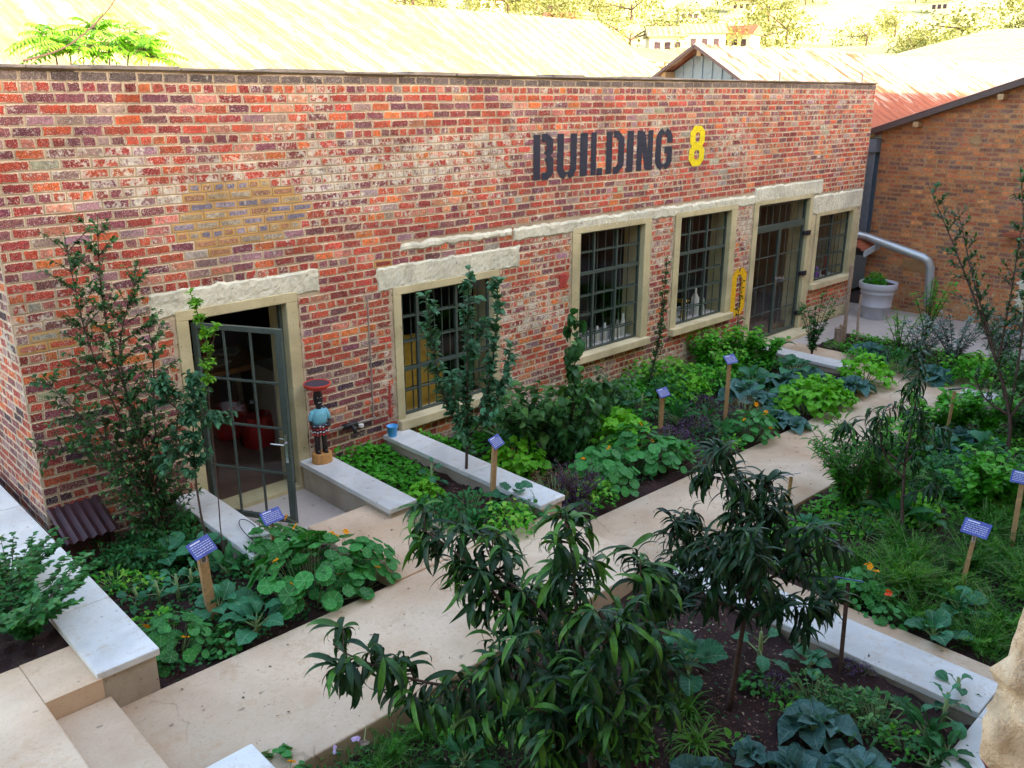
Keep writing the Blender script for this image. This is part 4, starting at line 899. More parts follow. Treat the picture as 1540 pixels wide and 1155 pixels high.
# ------------------------------------------------------------------ trees
def resample(P,n):
    P=np.array(P,float);d=np.r_[0,np.cumsum(np.linalg.norm(np.diff(P,axis=0),axis=1))];t=np.linspace(0,d[-1],n)
    return np.stack([np.interp(t,d,P[:,i]) for i in range(3)],1)
def smooth(P,k=2):
    P=np.array(P,float)
    for _ in range(k):
        Q=[P[0]]
        for a,b in zip(P,P[1:]): Q+=[a*.75+b*.25,a*.25+b*.75]
        P=np.array(Q+[P[-1]])
    return P
def tree(name,label,base,limbs,leafm,tpls,leafL,twigs,twigL,per,r0=.022,bark='bark',leafmode='droop',twig_up=.3,start=.3,cat='tree',own=6,youngtip=.0,group=None,tipwhorl=0,limb_r=None):
    """limbs: polylines in world space, the first point is where it leaves the trunk or the ground"""
    bx,by,bz=base;r=empty(name,base,label=label,cat=cat,group=group);B0=np.array(base)
    tr=MB();cr=MB();P_,D_,S_,R_=[],[],[],[]
    def leaves(C,n,i0=.15,whorl=0,size=1.0,yb=0):
        T=np.gradient(C,axis=0);T/=np.linalg.norm(T,axis=1)[:,None]+1e-9;m=len(C);ts=np.r_[rng.uniform(i0,1,n),rng.uniform(.9,1,whorl)]
        for t in ts:
            i=min(m-1,int(t*(m-1)));f=t*(m-1)-i;p=C[i]+(C[min(m-1,i+1)]-C[i])*f;d=T[i]
            o=rng.normal(0,1,3);o-=d*o.dot(d);o/=np.linalg.norm(o)+1e-9
            if leafmode=='droop': dd=o*.75+d*.35+np.array((0,0,-.75*rng.random()-.1))
            elif leafmode=='up': dd=o*.8+d*.8+np.array((0,0,.15))
            else: dd=o+d*.4
            P_.append(p);D_.append(dd);S_.append(leafL*size*rng.uniform(.6,1.15));R_.append(min(1,rng.random()*.62+(.40 if t>.9 else 0)*yb+ (rng.random()<.04)*.3))
    for L in limbs:
        C=smooth(L,2);C=resample(C,max(8,int(len(C))))
        C+=np.stack([np.convolve(rng.normal(0,.006,len(C)+4),np.ones(5)/5,'valid') for _ in range(3)],1)*1.5
        lr=limb_r or r0*.6;tr.tube(C-B0,np.linspace(r0 if np.linalg.norm(C[0]-B0)<.15 else lr,.003,len(C)),7)
        Ln=np.linalg.norm(np.diff(C,axis=0),axis=1).sum();T=np.gradient(C,axis=0);T/=np.linalg.norm(T,axis=1)[:,None]+1e-9
        if own: leaves(C,int(own*Ln*10),start,tipwhorl,1,1)
        nt_=int(twigs*Ln)
        for k in range(nt_):
            t=start+(1-start)*((k+rng.random())/nt_);i=min(len(C)-1,int(t*(len(C)-1)));d=T[i];o=rng.normal(0,1,3);o-=d*o.dot(d);o/=np.linalg.norm(o)
            ld=o*.8+d*.55+np.array((0,0,twig_up));ld/=np.linalg.norm(ld);l=twigL*rng.uniform(.5,1.2)*(1.15-.5*t)
            Q=[C[i]+ld*l*s_+np.array((0,0,-.12*l*s_*s_)) for s_ in np.linspace(0,1,6)];Q=np.array(Q);tr.tube(Q-B0,np.linspace(.0045,.0015,6),4,cap=False)
            leaves(Q,int(per*rng.uniform(.7,1.3)),.15,tipwhorl,1,1)
    P_=np.array(P_)-B0;D_=np.array(D_);S_=np.array(S_);R_=np.array(R_);n=len(P_);g=rng.integers(0,len(tpls),n)
    for k,tp in enumerate(tpls):
        s=g==k;batch(cr,tp,P_[s],D_[s],S_[s],R=R_[s])
    obj('trunk',tr,M[bark],r,smooth=True);obj('crown',cr,LM[leafm],r,smooth=True);return r
PEACH=[leaf_tpl(1,.15,9,'lance',1.1,.16,.014,0,2,.15),leaf_tpl(1,.16,9,'lance',1.35,.12,.02,0,2,.35),leaf_tpl(1,.135,9,'lance',.7,.2,.012,0,2,-.1),leaf_tpl(.7,.13,7,'lance',1.6,.3,.02,0,2,.4)]
OV=[leaf_tpl(1,.55,4,'ovate',.7,.15),leaf_tpl(1,.5,4,'ovate',1.0,.2)]
NAR=[leaf_tpl(1,.38,4,'ovate',.5,.12)]
# T1: the big peach tree in the near bed
b=(3.40,-5.10,.15)
T1=[[b,(3.36,-5.05,0.78),(3.32,-5.00,1.33),(3.30,-4.97,1.76),(3.23,-4.97,2.01)],
 [(3.35,-5.04,0.83),(3.22,-4.73,1.01),(3.14,-4.47,1.39),(2.97,-4.18,1.66),(2.91,-4.03,1.71)],
 [(3.34,-5.03,1.01),(3.29,-4.66,1.32),(3.22,-4.41,1.42),(3.22,-4.26,1.64)],
 [(3.37,-5.06,0.64),(3.01,-4.94,0.87),(2.62,-4.70,1.05),(2.40,-4.51,1.14),(2.18,-4.33,1.30),(2.14,-4.27,1.35)],
 [(3.36,-5.05,0.74),(3.47,-5.19,1.12),(3.63,-5.22,1.42),(3.62,-5.21,1.68)],
 [(3.37,-5.06,0.59),(3.47,-5.34,0.98),(3.54,-5.51,1.21),(3.44,-5.46,1.45)],
 [(3.37,-5.06,0.54),(2.97,-5.13,1.21),(2.71,-5.04,1.42),(2.64,-5.04,1.44)],
 [(3.37,-5.06,0.54),(3.02,-5.42,1.26),(2.98,-5.46,1.58),(3.03,-5.52,1.70)],
 [(3.36,-5.05,0.83),(3.60,-4.71,0.92),(3.51,-4.44,1.23)],
 [(3.37,-5.07,0.40),(3.11,-4.90,0.55),(2.91,-4.66,0.76),(2.80,-4.53,0.84)],[(3.37,-5.07,0.40),(3.33,-5.33,0.73),(3.36,-5.52,1.00)],[(3.37,-5.07,0.40),(2.92,-5.23,0.99),(2.72,-5.22,1.18)],[(3.37,-5.07,0.45),(3.59,-4.86,0.35),(3.75,-4.82,0.49)]]
tree('peach_tree','large peach tree with long drooping dark leaves in the middle foreground',b,T1,'peach',PEACH,.23,12,.22,8,.03,'bark',own=2.4,tipwhorl=7,start=.33,twig_up=.15)
b=(4.63,-5.29,.15)
T2=[[b,(4.64,-5.31,0.61),(4.65,-5.33,1.13),(4.62,-5.27,1.56),(4.52,-5.10,1.96),(4.51,-5.07,2.10)],
 [(4.65,-5.33,1.03),(4.68,-4.97,1.12),(4.64,-4.70,1.29),(4.68,-4.77,1.45)],
 [(4.65,-5.33,1.08),(4.77,-5.54,1.32),(4.85,-5.69,1.51),(4.87,-5.72,1.55)],
 [(4.65,-5.33,0.88),(4.59,-5.62,1.14),(4.65,-5.83,1.23),(4.67,-5.88,1.24)],
 [(4.65,-5.32,0.93),(4.35,-5.19,1.10),(4.30,-4.91,1.09),(4.25,-4.83,1.18)],
 [(4.65,-5.33,0.88),(4.75,-4.99,0.84),(4.70,-4.71,0.89),(4.67,-4.55,0.95)],[(4.65,-5.33,1.03),(4.35,-5.31,1.39),(4.25,-5.22,1.54)],
 [(4.64,-5.31,1.23),(4.79,-5.37,1.49),(4.79,-5.37,1.73),(4.76,-5.31,1.83)],
 [(4.65,-5.32,1.13),(4.28,-5.49,1.54),(4.27,-5.56,1.75)]]
tree('peach_tree','medium peach tree with a bare leaning trunk right of the largest peach tree',b,T2,'peach',PEACH,.20,17,.24,8,.022,'bark',own=2.4,tipwhorl=7,start=.35,twig_up=.15)
b=(8.2,-4.96,.04)
T3=[[b,(8.19,-4.92,0.51),(8.18,-4.89,0.86),(8.18,-4.91,1.34),(8.19,-4.92,1.74),(8.15,-4.82,1.89)],
 [(8.18,-4.91,0.65),(8.12,-4.73,0.82),(8.08,-4.63,1.15),(8.10,-4.69,1.37)],
 [(8.18,-4.89,0.79),(8.28,-4.58,0.87),(8.29,-4.32,0.94),(8.25,-4.22,1.05)],
 [(8.18,-4.90,0.79),(8.13,-5.06,1.12),(8.15,-5.12,1.27)],
 [(8.19,-4.93,0.47),(8.05,-5.13,0.63),(8.07,-5.20,0.74)]]
tree('peach_tree','small peach tree with sparse drooping leaves between the path and the carrot bed',b,T3,'peach',PEACH,.19,9,.22,6,.02,'bark',own=2,tipwhorl=6,start=.4,twig_up=.15)
b=(2.75,-.55,.22)
A_=[[b,(2.60,-0.49,1.47),(2.48,-0.45,2.32),(2.50,-0.46,2.88),(2.54,-0.47,3.28)],[b,(2.52,-0.46,1.42),(2.30,-0.49,2.25),(2.28,-0.48,2.80),(2.26,-0.47,3.17)],
 [b,(2.45,-0.44,1.25),(2.07,-0.51,1.79),(1.93,-0.46,2.09)],[b,(2.72,-0.54,1.45),(2.81,-0.57,2.05),(2.76,-0.55,2.46)],[b,(2.41,-0.32,1.09),(2.05,-0.18,1.35),(1.87,-0.22,1.29)],
 [b,(2.59,-0.38,1.69),(2.57,-0.38,2.17),(2.82,-0.47,2.84)],[b,(2.72,-0.54,0.94),(2.83,-0.69,1.40),(3.01,-0.76,1.68)],[b,(2.45,-0.65,1.06),(2.20,-0.66,1.27),(2.14,-0.64,1.75)]]
tree('young_tree','bushy many stemmed young tree with small dark leaves at the left brick corner',b,A_,'small',OV,.054,25,.40,14,.014,'bark','up',own=3,start=.12,twig_up=.3)
b=(2.87,-1.05,.24)
tree('young_tree','slim young tree with grey green crown standing left of the open glass door',b,[[b,(2.83,-1.03,0.94),(2.87,-1.05,1.67),(2.96,-1.09,2.01)],[(2.87,-1.05,1.55),(2.70,-0.98,1.81),(2.65,-0.96,1.99)],[(2.87,-1.05,1.55),(2.94,-1.19,1.75),(3.02,-1.22,1.56)],[(2.84,-1.04,1.25),(2.72,-0.99,1.45),(2.66,-0.96,1.22)]],'apple',OV,.070,24,.20,18,.012,'bark','up',own=5,start=.5)
b2=(2.95,-1.15,.24)
tree('climbing_shoot','bright lime green leafy shoot rising in front of the open door',b2,[[b2,(2.98,-1.16,2.02),(3.01,-1.18,2.25),(2.94,-1.15,2.62),(2.93,-1.14,2.71)],[(3.00,-1.17,2.14),(3.07,-1.20,2.33),(3.09,-1.21,2.42)]],'lime',OV,.055,14,.10,8,.006,'bark','up',own=5,start=.68,cat='plant')
b=(5.61,-1.36,.27)
tree('apple_tree','upright young apple tree with grey green leaves in front of the first window',b,[[b,(5.54,-1.47,0.51),(5.55,-1.48,1.25),(5.56,-1.50,1.95),(5.58,-1.51,2.61)],[(5.54,-1.48,0.81),(5.35,-1.32,1.26),(5.29,-1.27,1.82),(5.25,-1.23,2.36)],[(5.54,-1.48,0.88),(5.72,-1.62,1.31),(5.77,-1.67,1.95),(5.80,-1.69,2.48)],[(5.54,-1.48,0.96),(5.70,-1.28,1.46),(5.87,-1.42,2.02)],[(5.54,-1.48,0.81),(5.82,-1.71,1.24),(5.90,-1.77,1.80)],[(5.54,-1.47,0.74),(5.33,-1.56,1.18),(5.31,-1.54,1.60)]],'apple',OV,.105,11,.17,9,.018,'bark','up',own=8,start=.18,twig_up=.5)
b=(7.13,-1.41,.09)
tree('broadleaf_sapling','sapling with large flat leaves and a tall single shoot in front of the second window',b,[[b,(7.18,-1.46,0.52),(7.19,-1.47,1.17),(7.19,-1.48,1.65),(7.20,-1.49,1.88)],[(7.17,-1.46,0.27),(6.94,-1.20,0.59),(6.89,-1.14,0.84)],[(7.17,-1.46,0.27),(7.36,-1.66,0.69),(7.43,-1.74,1.10)],[b,(6.90,-1.61,0.63),(6.82,-1.52,0.95)],[b,(7.06,-1.78,0.56),(7.08,-1.80,0.96)],[b,(6.95,-1.36,0.30),(6.82,-1.37,0.51)]],'small',[leaf_tpl(1,.6,5,'ovate',.9,.15),leaf_tpl(1,.55,5,'ovate',1.2,.2)],.16,11,.24,9,.016,'bark','droop',own=2.6,start=.08)
b=(10.02,-.40,.03)
tree('climber','thin leafy column climbing beside the third window',b,[[b,(10.12,-0.53,0.93),(10.13,-0.54,1.52),(10.13,-0.55,2.04)],[b,(10.10,-0.50,0.73),(10.11,-0.52,1.61)]],'small',OV,.05,22,.11,9,.008,'bark','up',own=7,start=.05,cat='plant')
b=(12.48,-.33,.0)
tree('sapling','very thin sapling standing in front of the yellow painted zero',b,[[b,(12.48,-0.33,0.68),(12.49,-0.35,1.13),(12.49,-0.34,1.37)]],'small',OV,.06,6,.10,4,.009,'barkred','up',own=2,start=.35)
b=(10.96,-5.04,.0)
tree('young_tree','tall thin forked young tree near the right edge in front of the orange wall',b,[[b,(10.95,-5.02,0.50),(10.92,-4.90,0.89),(10.87,-4.68,1.42),(10.74,-4.19,2.47),(10.63,-3.78,3.24)],[(10.94,-4.98,0.66),(10.94,-4.97,1.47),(10.92,-4.89,2.38),(10.86,-4.66,3.46)],[(10.89,-4.78,1.20),(10.89,-4.79,1.99),(10.89,-4.77,2.89)],[(10.89,-4.78,1.20),(10.81,-4.47,1.95),(10.76,-4.29,2.48),(10.72,-4.12,2.99)],[(10.95,-4.98,0.62),(10.87,-4.70,0.77),(10.83,-4.56,1.08)],[(10.95,-4.99,0.57),(10.99,-5.16,1.02),(11.00,-5.18,1.50)],[(10.93,-4.91,0.81),(11.27,-4.63,1.33),(11.22,-4.44,1.72)]],'small',NAR,.070,13,.30,12,.026,'bark','up',own=3,start=.22)
# leafy tree behind the left parapet
b=(6.0,10.2,-.5)
fr=[leaf_tpl(1,.30,3,'lance',.5,.1)]
M['farbark']=M['bark']
def frond_tree(name,label,base,tops,mt,nf,fl,cat='tree'):
    r=empty(name,base,label=label,cat=cat);B0=np.array(base);tr=MB();cr=MB()
    for tp in tops:
        tp=np.array(tp);tr.tube([np.zeros(3),(tp-B0)*.5+rng.normal(0,.05,3),tp-B0],[.035,.025,.012],7)
        for k in range(nf):
            a=rng.uniform(0,2*pi);e=rng.uniform(.1,1.1);d=np.array((cos(a)*cos(e),sin(a)*cos(e),sin(e)));L=fl*rng.uniform(.7,1.1)
            C=np.array([tp-B0+d*L*t-np.array((0,0,.5*L*t*t)) for t in np.linspace(0,1,12)]);tr.tube(C,np.linspace(.008,.002,12),4,cap=False)
            T=np.gradient(C,axis=0);T/=np.linalg.norm(T,axis=1)[:,None];sd=np.cross(T,(0,0,1.));sd/=np.linalg.norm(sd,axis=1)[:,None]+1e-9
            for s_ in (1,-1): batch(cr,fr[0],C[2:],sd[2:]*s_+T[2:]*.4-np.array((0,0,.2)),np.linspace(.20,.10,10)*fl/.8,R=rng.random(10)*.5+.2)
    obj('trunk',tr,M['bark'],r,smooth=True);obj('crown',cr,LM[mt],r,smooth=True)
frond_tree('tree_of_heaven','feathery leaved tree poking up behind the left end of the parapet',(5.3,8.6,-.5),[(5.34,8.59,5.07),(5.39,8.04,4.90),(5.93,8.40,5.21),(5.61,8.08,4.88),(6.13,8.33,4.88),(6.56,8.51,5.05),(6.73,8.14,4.80),(6.52,7.89,4.90)],'lime',13,.85)
# bare branch over the parapet
mb=MB();C=smooth([(3.36,3.58,4.57),(3.76,3.45,4.69),(4.06,3.35,4.92),(4.29,3.28,5.15),(4.40,3.25,5.32)],2);c0=C[0].copy();mb.tube(C-c0,np.linspace(.014,.005,len(C)),6)
for i in (4,7,10,12):
    if i<len(C): mb.tube([C[i]-c0,C[i]-c0+np.array((.05,.05,.12))],[.006,.002],4)
tag(obj('bare_branch',mb,M['bark'],loc=tuple(c0),smooth=True),'bare thin reddish branch leaning over the roof edge at the top left','branch')
# hillside trees and houses
def blob_tree(x,y,s,seed,label,mt='far',nl=900):
    rr=np.random.default_rng(seed);z=hh(x,y);r=empty('hillside_tree',(x,y,z),label=label,cat='tree',group='trees on the far hillside');cr=MB();nb=9
    Cc=rr.normal(0,1,(nb,3))*np.array((.55,.55,.24))*s+np.array((0,0,s*.62));k=rr.integers(0,nb,nl);v=rr.normal(0,1,(nl,3));v/=np.linalg.norm(v,axis=1)[:,None]
    P=Cc[k]+v*s*.42*rr.uniform(.6,1,(nl,1));batch(cr,leaf_tpl(1,.8,2,'ovate',.4,.1),P,v+rr.normal(0,.6,(nl,3)),s*.11*rr.uniform(.6,1.2,nl),R=rr.random(nl)*.6+.4*(k/nb))
    tr=MB();tr.tube([(0,0,-.5),(0,0,s*.3),(0,0,s*.6)],[s*.05,s*.04,s*.02],6)
    for q in range(4): tr.tube([(0,0,s*.45),Cc[q]],[s*.03,s*.01],5)
    obj('trunk',tr,M['bark'],r);obj('crown',cr,LM[mt],r);return r

# ------------------------------------------------------------------ planting
PL=[ # kind, position, scale, label, flowers
('shrub',(1.23,-1.74),1.45,'large rounded oregano like shrub at the left edge beside the pale capping',0,.60),
('shrub',(1.32,-1.05),1.15,'smaller herb shrub half hidden behind the large one at the left edge',0,.60),
('nasturtium',(3.20,-2.20),1.05,'largest nasturtium mound with orange flowers beside the door landing',5),
('nasturtium',(3.58,-2.27),.80,'nasturtium spilling over the path edge at the corner of the landing',3),
('nasturtium',(3.28,-1.53),.70,'nasturtium clump behind the thin stake near the open door',2),
('nasturtium',(2.05,-2.16),.62,'small nasturtium in the corner beside the planter wall end',2),
('collard',(2.62,-2.36),1.0,'pale veined collard at the path edge near the landing',0),
('collard',(2.54,-1.89),.8,'collard with few leaves right behind the left corner nasturtium',0),
('nasturtium',(2.38,-2.36),.35,'tiny nasturtium on the path edge right of the leaning stake',0),
('kale',(3.11,-2.04),.9,'dark kale between the thin stake and the big nasturtium mound',0),
('sprout',(2.25,-1.41),1.0,'leggy collard sprout near the planter wall',0),
('sprout',(2.41,-1.43),1.1,'leggy bare stemmed sprout left of the leaning stake',0),
('sprout',(2.10,-1.34),.9,'short sprout next to the left capping',0),
('sprout',(2.56,-1.36),.9,'thin sprout just behind the leaning stake',0),
('collard',(2.58,-0.85),.85,'collard with upright blue green leaf in the left bed',0),
('collard',(2.83,-1.05),.9,'collard directly behind the leaning stake sign',0),
('chard',(2.86,-1.43),1.0,'upright chard with reddish base in the left bed',0),
('chard',(2.98,-1.52),.9,'second chard touching the thin stake',0),
('kale',(2.67,-1.25),.8,'curly kale in the middle of the left bed',0),
('purple_lettuce',(3.10,-1.69),1.1,'dark purple lettuce in the left bed beside the thin stake',0),
('purple_lettuce',(3.04,-2.11),.9,'dark purple plant in front of the big nasturtium',0),
('weed',(2.10,-0.92),1.0,'low weedy plant close to the left capping',0),
('weed',(2.28,-1.02),1.0,'light green weed in the left bed corner',0),
('leafy_herb',(2.20,-0.48),1.0,'leafy herb in front of the small iron box',0),
('leafy_herb',(2.37,-0.65),1.1,'leafy herb under the bushy corner tree',0),
('leafy_herb',(2.69,-0.46),1.2,'dense dark herb behind the blue green collard',0),
('leafy_herb',(2.90,-0.56),1.1,'dark herb at the foot of the slim door tree',0),
('small_herb',(2.95,-.55),1.3,'fine leaved herb against the door side capping',0),
('small_herb',(2.60,-.75),1.4,'fine leaved herb at the base of the corner tree',0),
('weed',(2.08,-1.71),.9,'weed on bare soil beside the corner nasturtium',0),
('kale',(3.48,-0.94),.8,'kale beside the pale capping left of the open door',0),
('kale',(3.24,-1.07),.8,'curly kale between the two stakes in the left bed',0),
# narrow bed with apple tree
('sprout',(5.27,-1.21),1.1,'collard sprout leaning over the soil left of the apple tree',0),
('lettuce',(4.94,-1.51),.7,'bright low lettuce at the landing side of the apple tree',0),
('leafy_herb',(4.78,-2.00),1.2,'parsley mound left of the apple tree trunk',0),
('chard',(4.91,-2.31),.9,'broad leaved chard right of the apple tree trunk',0),
('leafy_herb',(4.93,-2.14),1.2,'dark herb mound in front of the apple tree trunk',0),
('basil',(5.14,-2.53),1.0,'basil mound against the pale capping end',0),
('collard',(5.58,-2.15),.9,'collard touching the end of the bucket capping',0),
('basil',(5.90,-0.30),.9,'green clump in the middle of the strawberry bed',0),
('kale',(5.50,-2.47),.9,'dark kale at the outer corner of the bucket capping',0),
('purple_lettuce',(5.53,-1.68),.7,'small purple lettuce beside the bucket capping',0),
# long bed under the windows
('collard',(6.86,-0.52),1.25,'big spreading collard at the brick wall right of the first window',0),
('leafy_shrub',(6.78,-1.1),.95,'broad leaved shrub below the second window',0),
('leafy_shrub',(8.34,-0.95),.72,'broad leaved shrub right of the tall single shoot',0),
('lettuce',(6.41,-1.30),1.15,'bright green lettuce mound behind the bucket capping',2),
('dry_herb',(6.17,-2.16),1.15,'reddish brown dried herb behind the capping end',0),
('lavender',(6.23,-2.43),1.2,'dark lavender like plant at the near corner of the long bed',0),
('purple_herb',(6.03,-2.52),.9,'low purple herb at the near corner of the long bed',0),
('nasturtium',(6.80,-2.26),.72,'tall nasturtium clump behind the dried herb',2),
('basil',(6.40,-2.47),.8,'green herb in front of the tall nasturtium clump',0),
('lettuce',(8.00,-1.46),1.35,'wide bright green mound in the middle of the long bed',0),
('nasturtium',(7.51,-2.16),.8,'nasturtium with an orange flower near the first long bed stake',1),
('nasturtium',(7.77,-2.39),.6,'nasturtium at the path edge with one round orange flower',1),
('weed',(8.20,-2.37),1.0,'trailing greens at the path edge in front of the stake',0),
('kale',(7.37,-2.03),.8,'dark kale between two nasturtium clumps',0),
('purple_herb',(8.47,-1.97),1.0,'purple kale patch right of the first long bed stake',0),
('purple_herb',(8.99,-1.93),1.0,'purple kale patch between the two long bed stakes',0),
('purple_herb',(10.01,-1.42),.9,'purple leafed plant left of the far stake',0),
('purple_herb',(9.84,-2.01),.8,'purple leafed plant at the foot of the far stake',0),
('chard',(9.08,-1.61),1.0,'upright chard between the long bed stakes',0),
('kale',(9.25,-1.93),.9,'dark kale between the long bed stakes',0),
('kale',(9.07,-2.26),.8,'dark kale near the path edge left of the orange flowers',0),
('collard',(8.83,-0.68),.8,'young collard left of the first long bed stake',0),
('sprout',(9.06,-0.81),1.0,'leggy sprout behind the first long bed stake',0),
('sprout',(9.16,-0.97),1.0,'second leggy sprout behind the first long bed stake',0),
('weed',(9.15,-0.19),1.1,'low greens behind the broad leaved shrub',0),
('weed',(9.24,0.14),1.1,'low greens close under the second window sill',0),
('weed',(9.74,-0.08),1.0,'sparse weed on bare soil under the second window',0),
('basil',(10.23,-0.07),1.1,'bright leafy clump below the right end of the second sill',0),
('basil',(10.09,0.28),.8,'small leafy clump against the bricks below the second window',0),
('basil',(10.61,-0.41),1.2,'bright leafy clump at the foot of the wall climber',0),
('lettuce',(10.18,-1.02),1.0,'lettuce row clump in front of the climber',0),
('leafy_herb',(9.95,-0.89),1.1,'dark leafy herb left of the lettuce row',0),
('bean_shrub',(11.64,-0.25),.85,'bean bush at the brick wall right of the climber',0),
('bean_shrub',(12.15,-0.29),.85,'bean bush below the yellow zero',0),
('bean_shrub',(12.34,-0.61),.85,'bean bush at the foot of the thin sapling',0),
('bean_shrub',(12.45,-0.91),.8,'bean bush beside the pale strip of the double door',0),
('bean_shrub',(11.27,-0.99),.75,'bean bush in the second row behind the far stake',0),
('basil',(10.65,-1.10),1.1,'bright herb clump left of the far stake',0),
('cabbage',(10.66,-1.53),1.2,'large blue green cabbage left behind the far stake',0),
('cabbage',(10.54,-1.89),1.0,'blue green cabbage right of the far stake',0),
('collard',(11.10,-1.50),1.1,'collard behind the far stake',0),
('cabbage',(11.68,-1.66),1.15,'cabbage in the row along the pale strip',0),
('cabbage',(12.21,-1.81),1.15,'tall blue cabbage against the pale strip',0),
('collard',(12.21,-1.58),1.0,'collard standing between the blue cabbages',0),
('cabbage',(12.10,-2.30),1.0,'cabbage at the far path corner',0),
('cabbage',(12.23,-2.49),1.1,'outermost large cabbage at the end of the long bed',0),
('cabbage',(10.17,-2.71),.8,'small cabbage at the path edge left of the lime lettuce',0),
('cabbage',(10.06,-2.48),.9,'cabbage behind the path edge near the orange flowers',0),
('cabbage',(10.73,-1.99),.9,'cabbage in the middle of the far bed end',0),
('collard',(11.25,-2.04),.8,'collard behind the lime lettuce',0),
('lettuce',(10.87,-2.49),1.35,'lime lettuce mound at the path edge',0),
('lettuce',(11.45,-2.42),1.1,'lime lettuce clump next to the far path corner',0),
('lettuce',(12.87,-2.40),1.2,'lime lettuce at the very end of the long bed',0),
('lettuce',(11.53,-2.63),.8,'small lime lettuce on the rounded path corner',0),
('nasturtium',(9.39,-2.54),.62,'nasturtium with many orange flowers at the path edge',6),
('weed',(8.90,-2.56),.9,'green edging plant left of the many flowered nasturtium',0),
('dry_herb',(9.99,-2.07),.9,'olive brown herb behind the orange flowers',0),
('small_herb',(10.08,-2.33),1.0,'small dark herb beside the olive brown one',0),
('chard',(13.56,-0.46),.9,'leafy plant sticking up beside the pale strip',0),
('weed',(8.54,-0.23),1.0,'weedy greens at the wall behind the tall shoot',0),
('seedling',(8.60,-1.51),1.2,'seedling left of the first long bed stake',0),
('seedling',(8.63,-1.21),1.2,'seedling on bare soil in the long bed',0),
('seedling',(6.11,-2.72),1.0,'small rosette on bare soil at the near end of the long bed',0),
# bottom bed
('collard',(4.72,-4.87),1.5,'big broad leaved collard under the medium peach tree',0),
('collard',(4.69,-4.68),1.0,'collard half hidden by the largest peach tree',0),
('sprout',(5.16,-5.18),1.6,'leggy collard sprout right of the leaning trunk',0),
('collard',(5.43,-5.44),.9,'young collard near the dark stake in the bottom bed',0),
('nasturtium',(4.94,-5.29),.30,'small round leaved plant at the leaning trunk',0),
('purple_herb',(5.02,-5.37),.85,'violet leafed plant right of the leaning trunk',0),
('purple_herb',(5.66,-5.72),.75,'violet leafed plant beside the dark stake',0),
('weed',(4.96,-5.52),.8,'weed near the violet plant',0),
('small_herb',(5.13,-5.63),1.1,'low herb in front of the dark stake',0),
('small_herb',(5.13,-5.78),1.2,'low herb mound left of the bushy one',0),
('small_herb',(5.16,-6.09),1.6,'bushy dark herb mound in the bottom bed',0),
('small_herb',(5.16,-5.95),1.3,'herb mound behind the big cabbage',0),
('cabbage',(4.77,-5.84),1.55,'biggest dark cabbage with upright leaves in the bottom bed',0),
('cabbage',(4.30,-5.65),.9,'small cabbage left of the biggest one',0),
('cabbage',(4.34,-5.96),1.5,'blue cabbage at the bottom edge of the picture',0),
('cabbage',(4.58,-6.23),1.5,'second blue cabbage at the bottom edge',0),
('cabbage',(3.92,-5.56),1.2,'blue cabbage at the bottom edge near the grass tuft',0),
('sprout',(5.82,-6.34),1.3,'collard sprout beside the inner capping corner',0),
('sprout',(5.47,-6.39),1.4,'leafy sprout near the inner capping corner',0),
('chard',(5.24,-6.39),1.0,'bright leafed plant in the right of the bottom bed',0),
('kale',(5.14,-6.54),1.1,'kale at the capping near the stone pier',0),
('weed',(5.07,-6.31),1.0,'weed left of the kale near the pier',0),
('kale',(5.00,-6.49),.9,'kale at the bottom edge near the pier',0),
('grass_tuft',(4.36,-5.13),1.1,'strap leaved grass tuft right of the largest peach tree',0),
('grass_tuft',(4.12,-5.35),1.2,'strap leaved grass tuft close to the bottom edge',0),
('grass_tuft',(4.42,-4.94),.9,'strap leaved grass tuft in shade of the peach tree',0),
('grass_tuft',(2.73,-3.73),1.0,'strap leaved tuft leaning over the path edge',0),
('grass_tuft',(3.10,-3.82),1.0,'strap leaved tuft under the left peach branch',0),
('nasturtium',(1.99,-3.78),.50,'nasturtium by the bottom capping with an orange flower',1),
('small_herb',(2.39,-3.90),1.3,'pansy clump with pale violet flowers at the bottom edge',4,1,'flower_v'),
('feathery_herb',(2.66,-4.03),.9,'feathery marigold clump at the bottom left of the near bed',0),
('feathery_herb',(2.94,-4.08),.9,'feathery clump under the left peach branches',0),
('feathery_herb',(2.43,-4.13),.9,'feathery clump on the bottom edge beside the pansies',0),
('weed',(3.11,-4.16),1.1,'soft green weed under the peach tree',0),
('weed',(3.31,-4.40),1.2,'weed patch below the middle of the peach crown',0),
('kale',(3.34,-4.92),1.2,'dark kale at the foot of the largest peach tree',0),
('kale',(2.88,-4.49),1.2,'dark kale at the bottom edge below the peach tree',0),
('chard',(3.57,-5.02),1.1,'narrow leaved plant beside the largest trunk',0),
('weed',(3.83,-5.11),.9,'weed in the shaded soil right of the largest trunk',0),
('seedling',(4.32,-5.50),1.3,'seedling on bare soil in the bottom bed',0),
('seedling',(4.80,-5.60),1.2,'seedling beside the low herbs',0),
# right bed
('fern_bush',(8.40,-4.31),1.35,'tall feathery marigold bush at the path edge of the right bed',0),
('fern_bush',(8.71,-4.49),1.0,'feathery bush at the foot of the small peach tree',0),
('nasturtium',(6.73,-5.27),.50,'nasturtium with orange flowers at the side path',3),
('nasturtium',(6.57,-5.55),.42,'nasturtium with red flowers at the side path',2,1,'flower_r'),
('collard',(7.10,-5.90),.8,'pale collard in front of the carrot bed',0),
('collard',(6.55,-5.91),.7,'pale collard spreading over the side path edge',0),
('kale',(6.95,-5.96),.8,'dark kale below the pale collard',0),
('weed',(6.95,-4.79),1.0,'weed at the corner of the side path',0),
('weed',(7.89,-4.38),.9,'weed on the bare soil of the right bed',0),
('weed',(7.43,-4.44),1.0,'small weed behind the thin stake in the right bed',0),
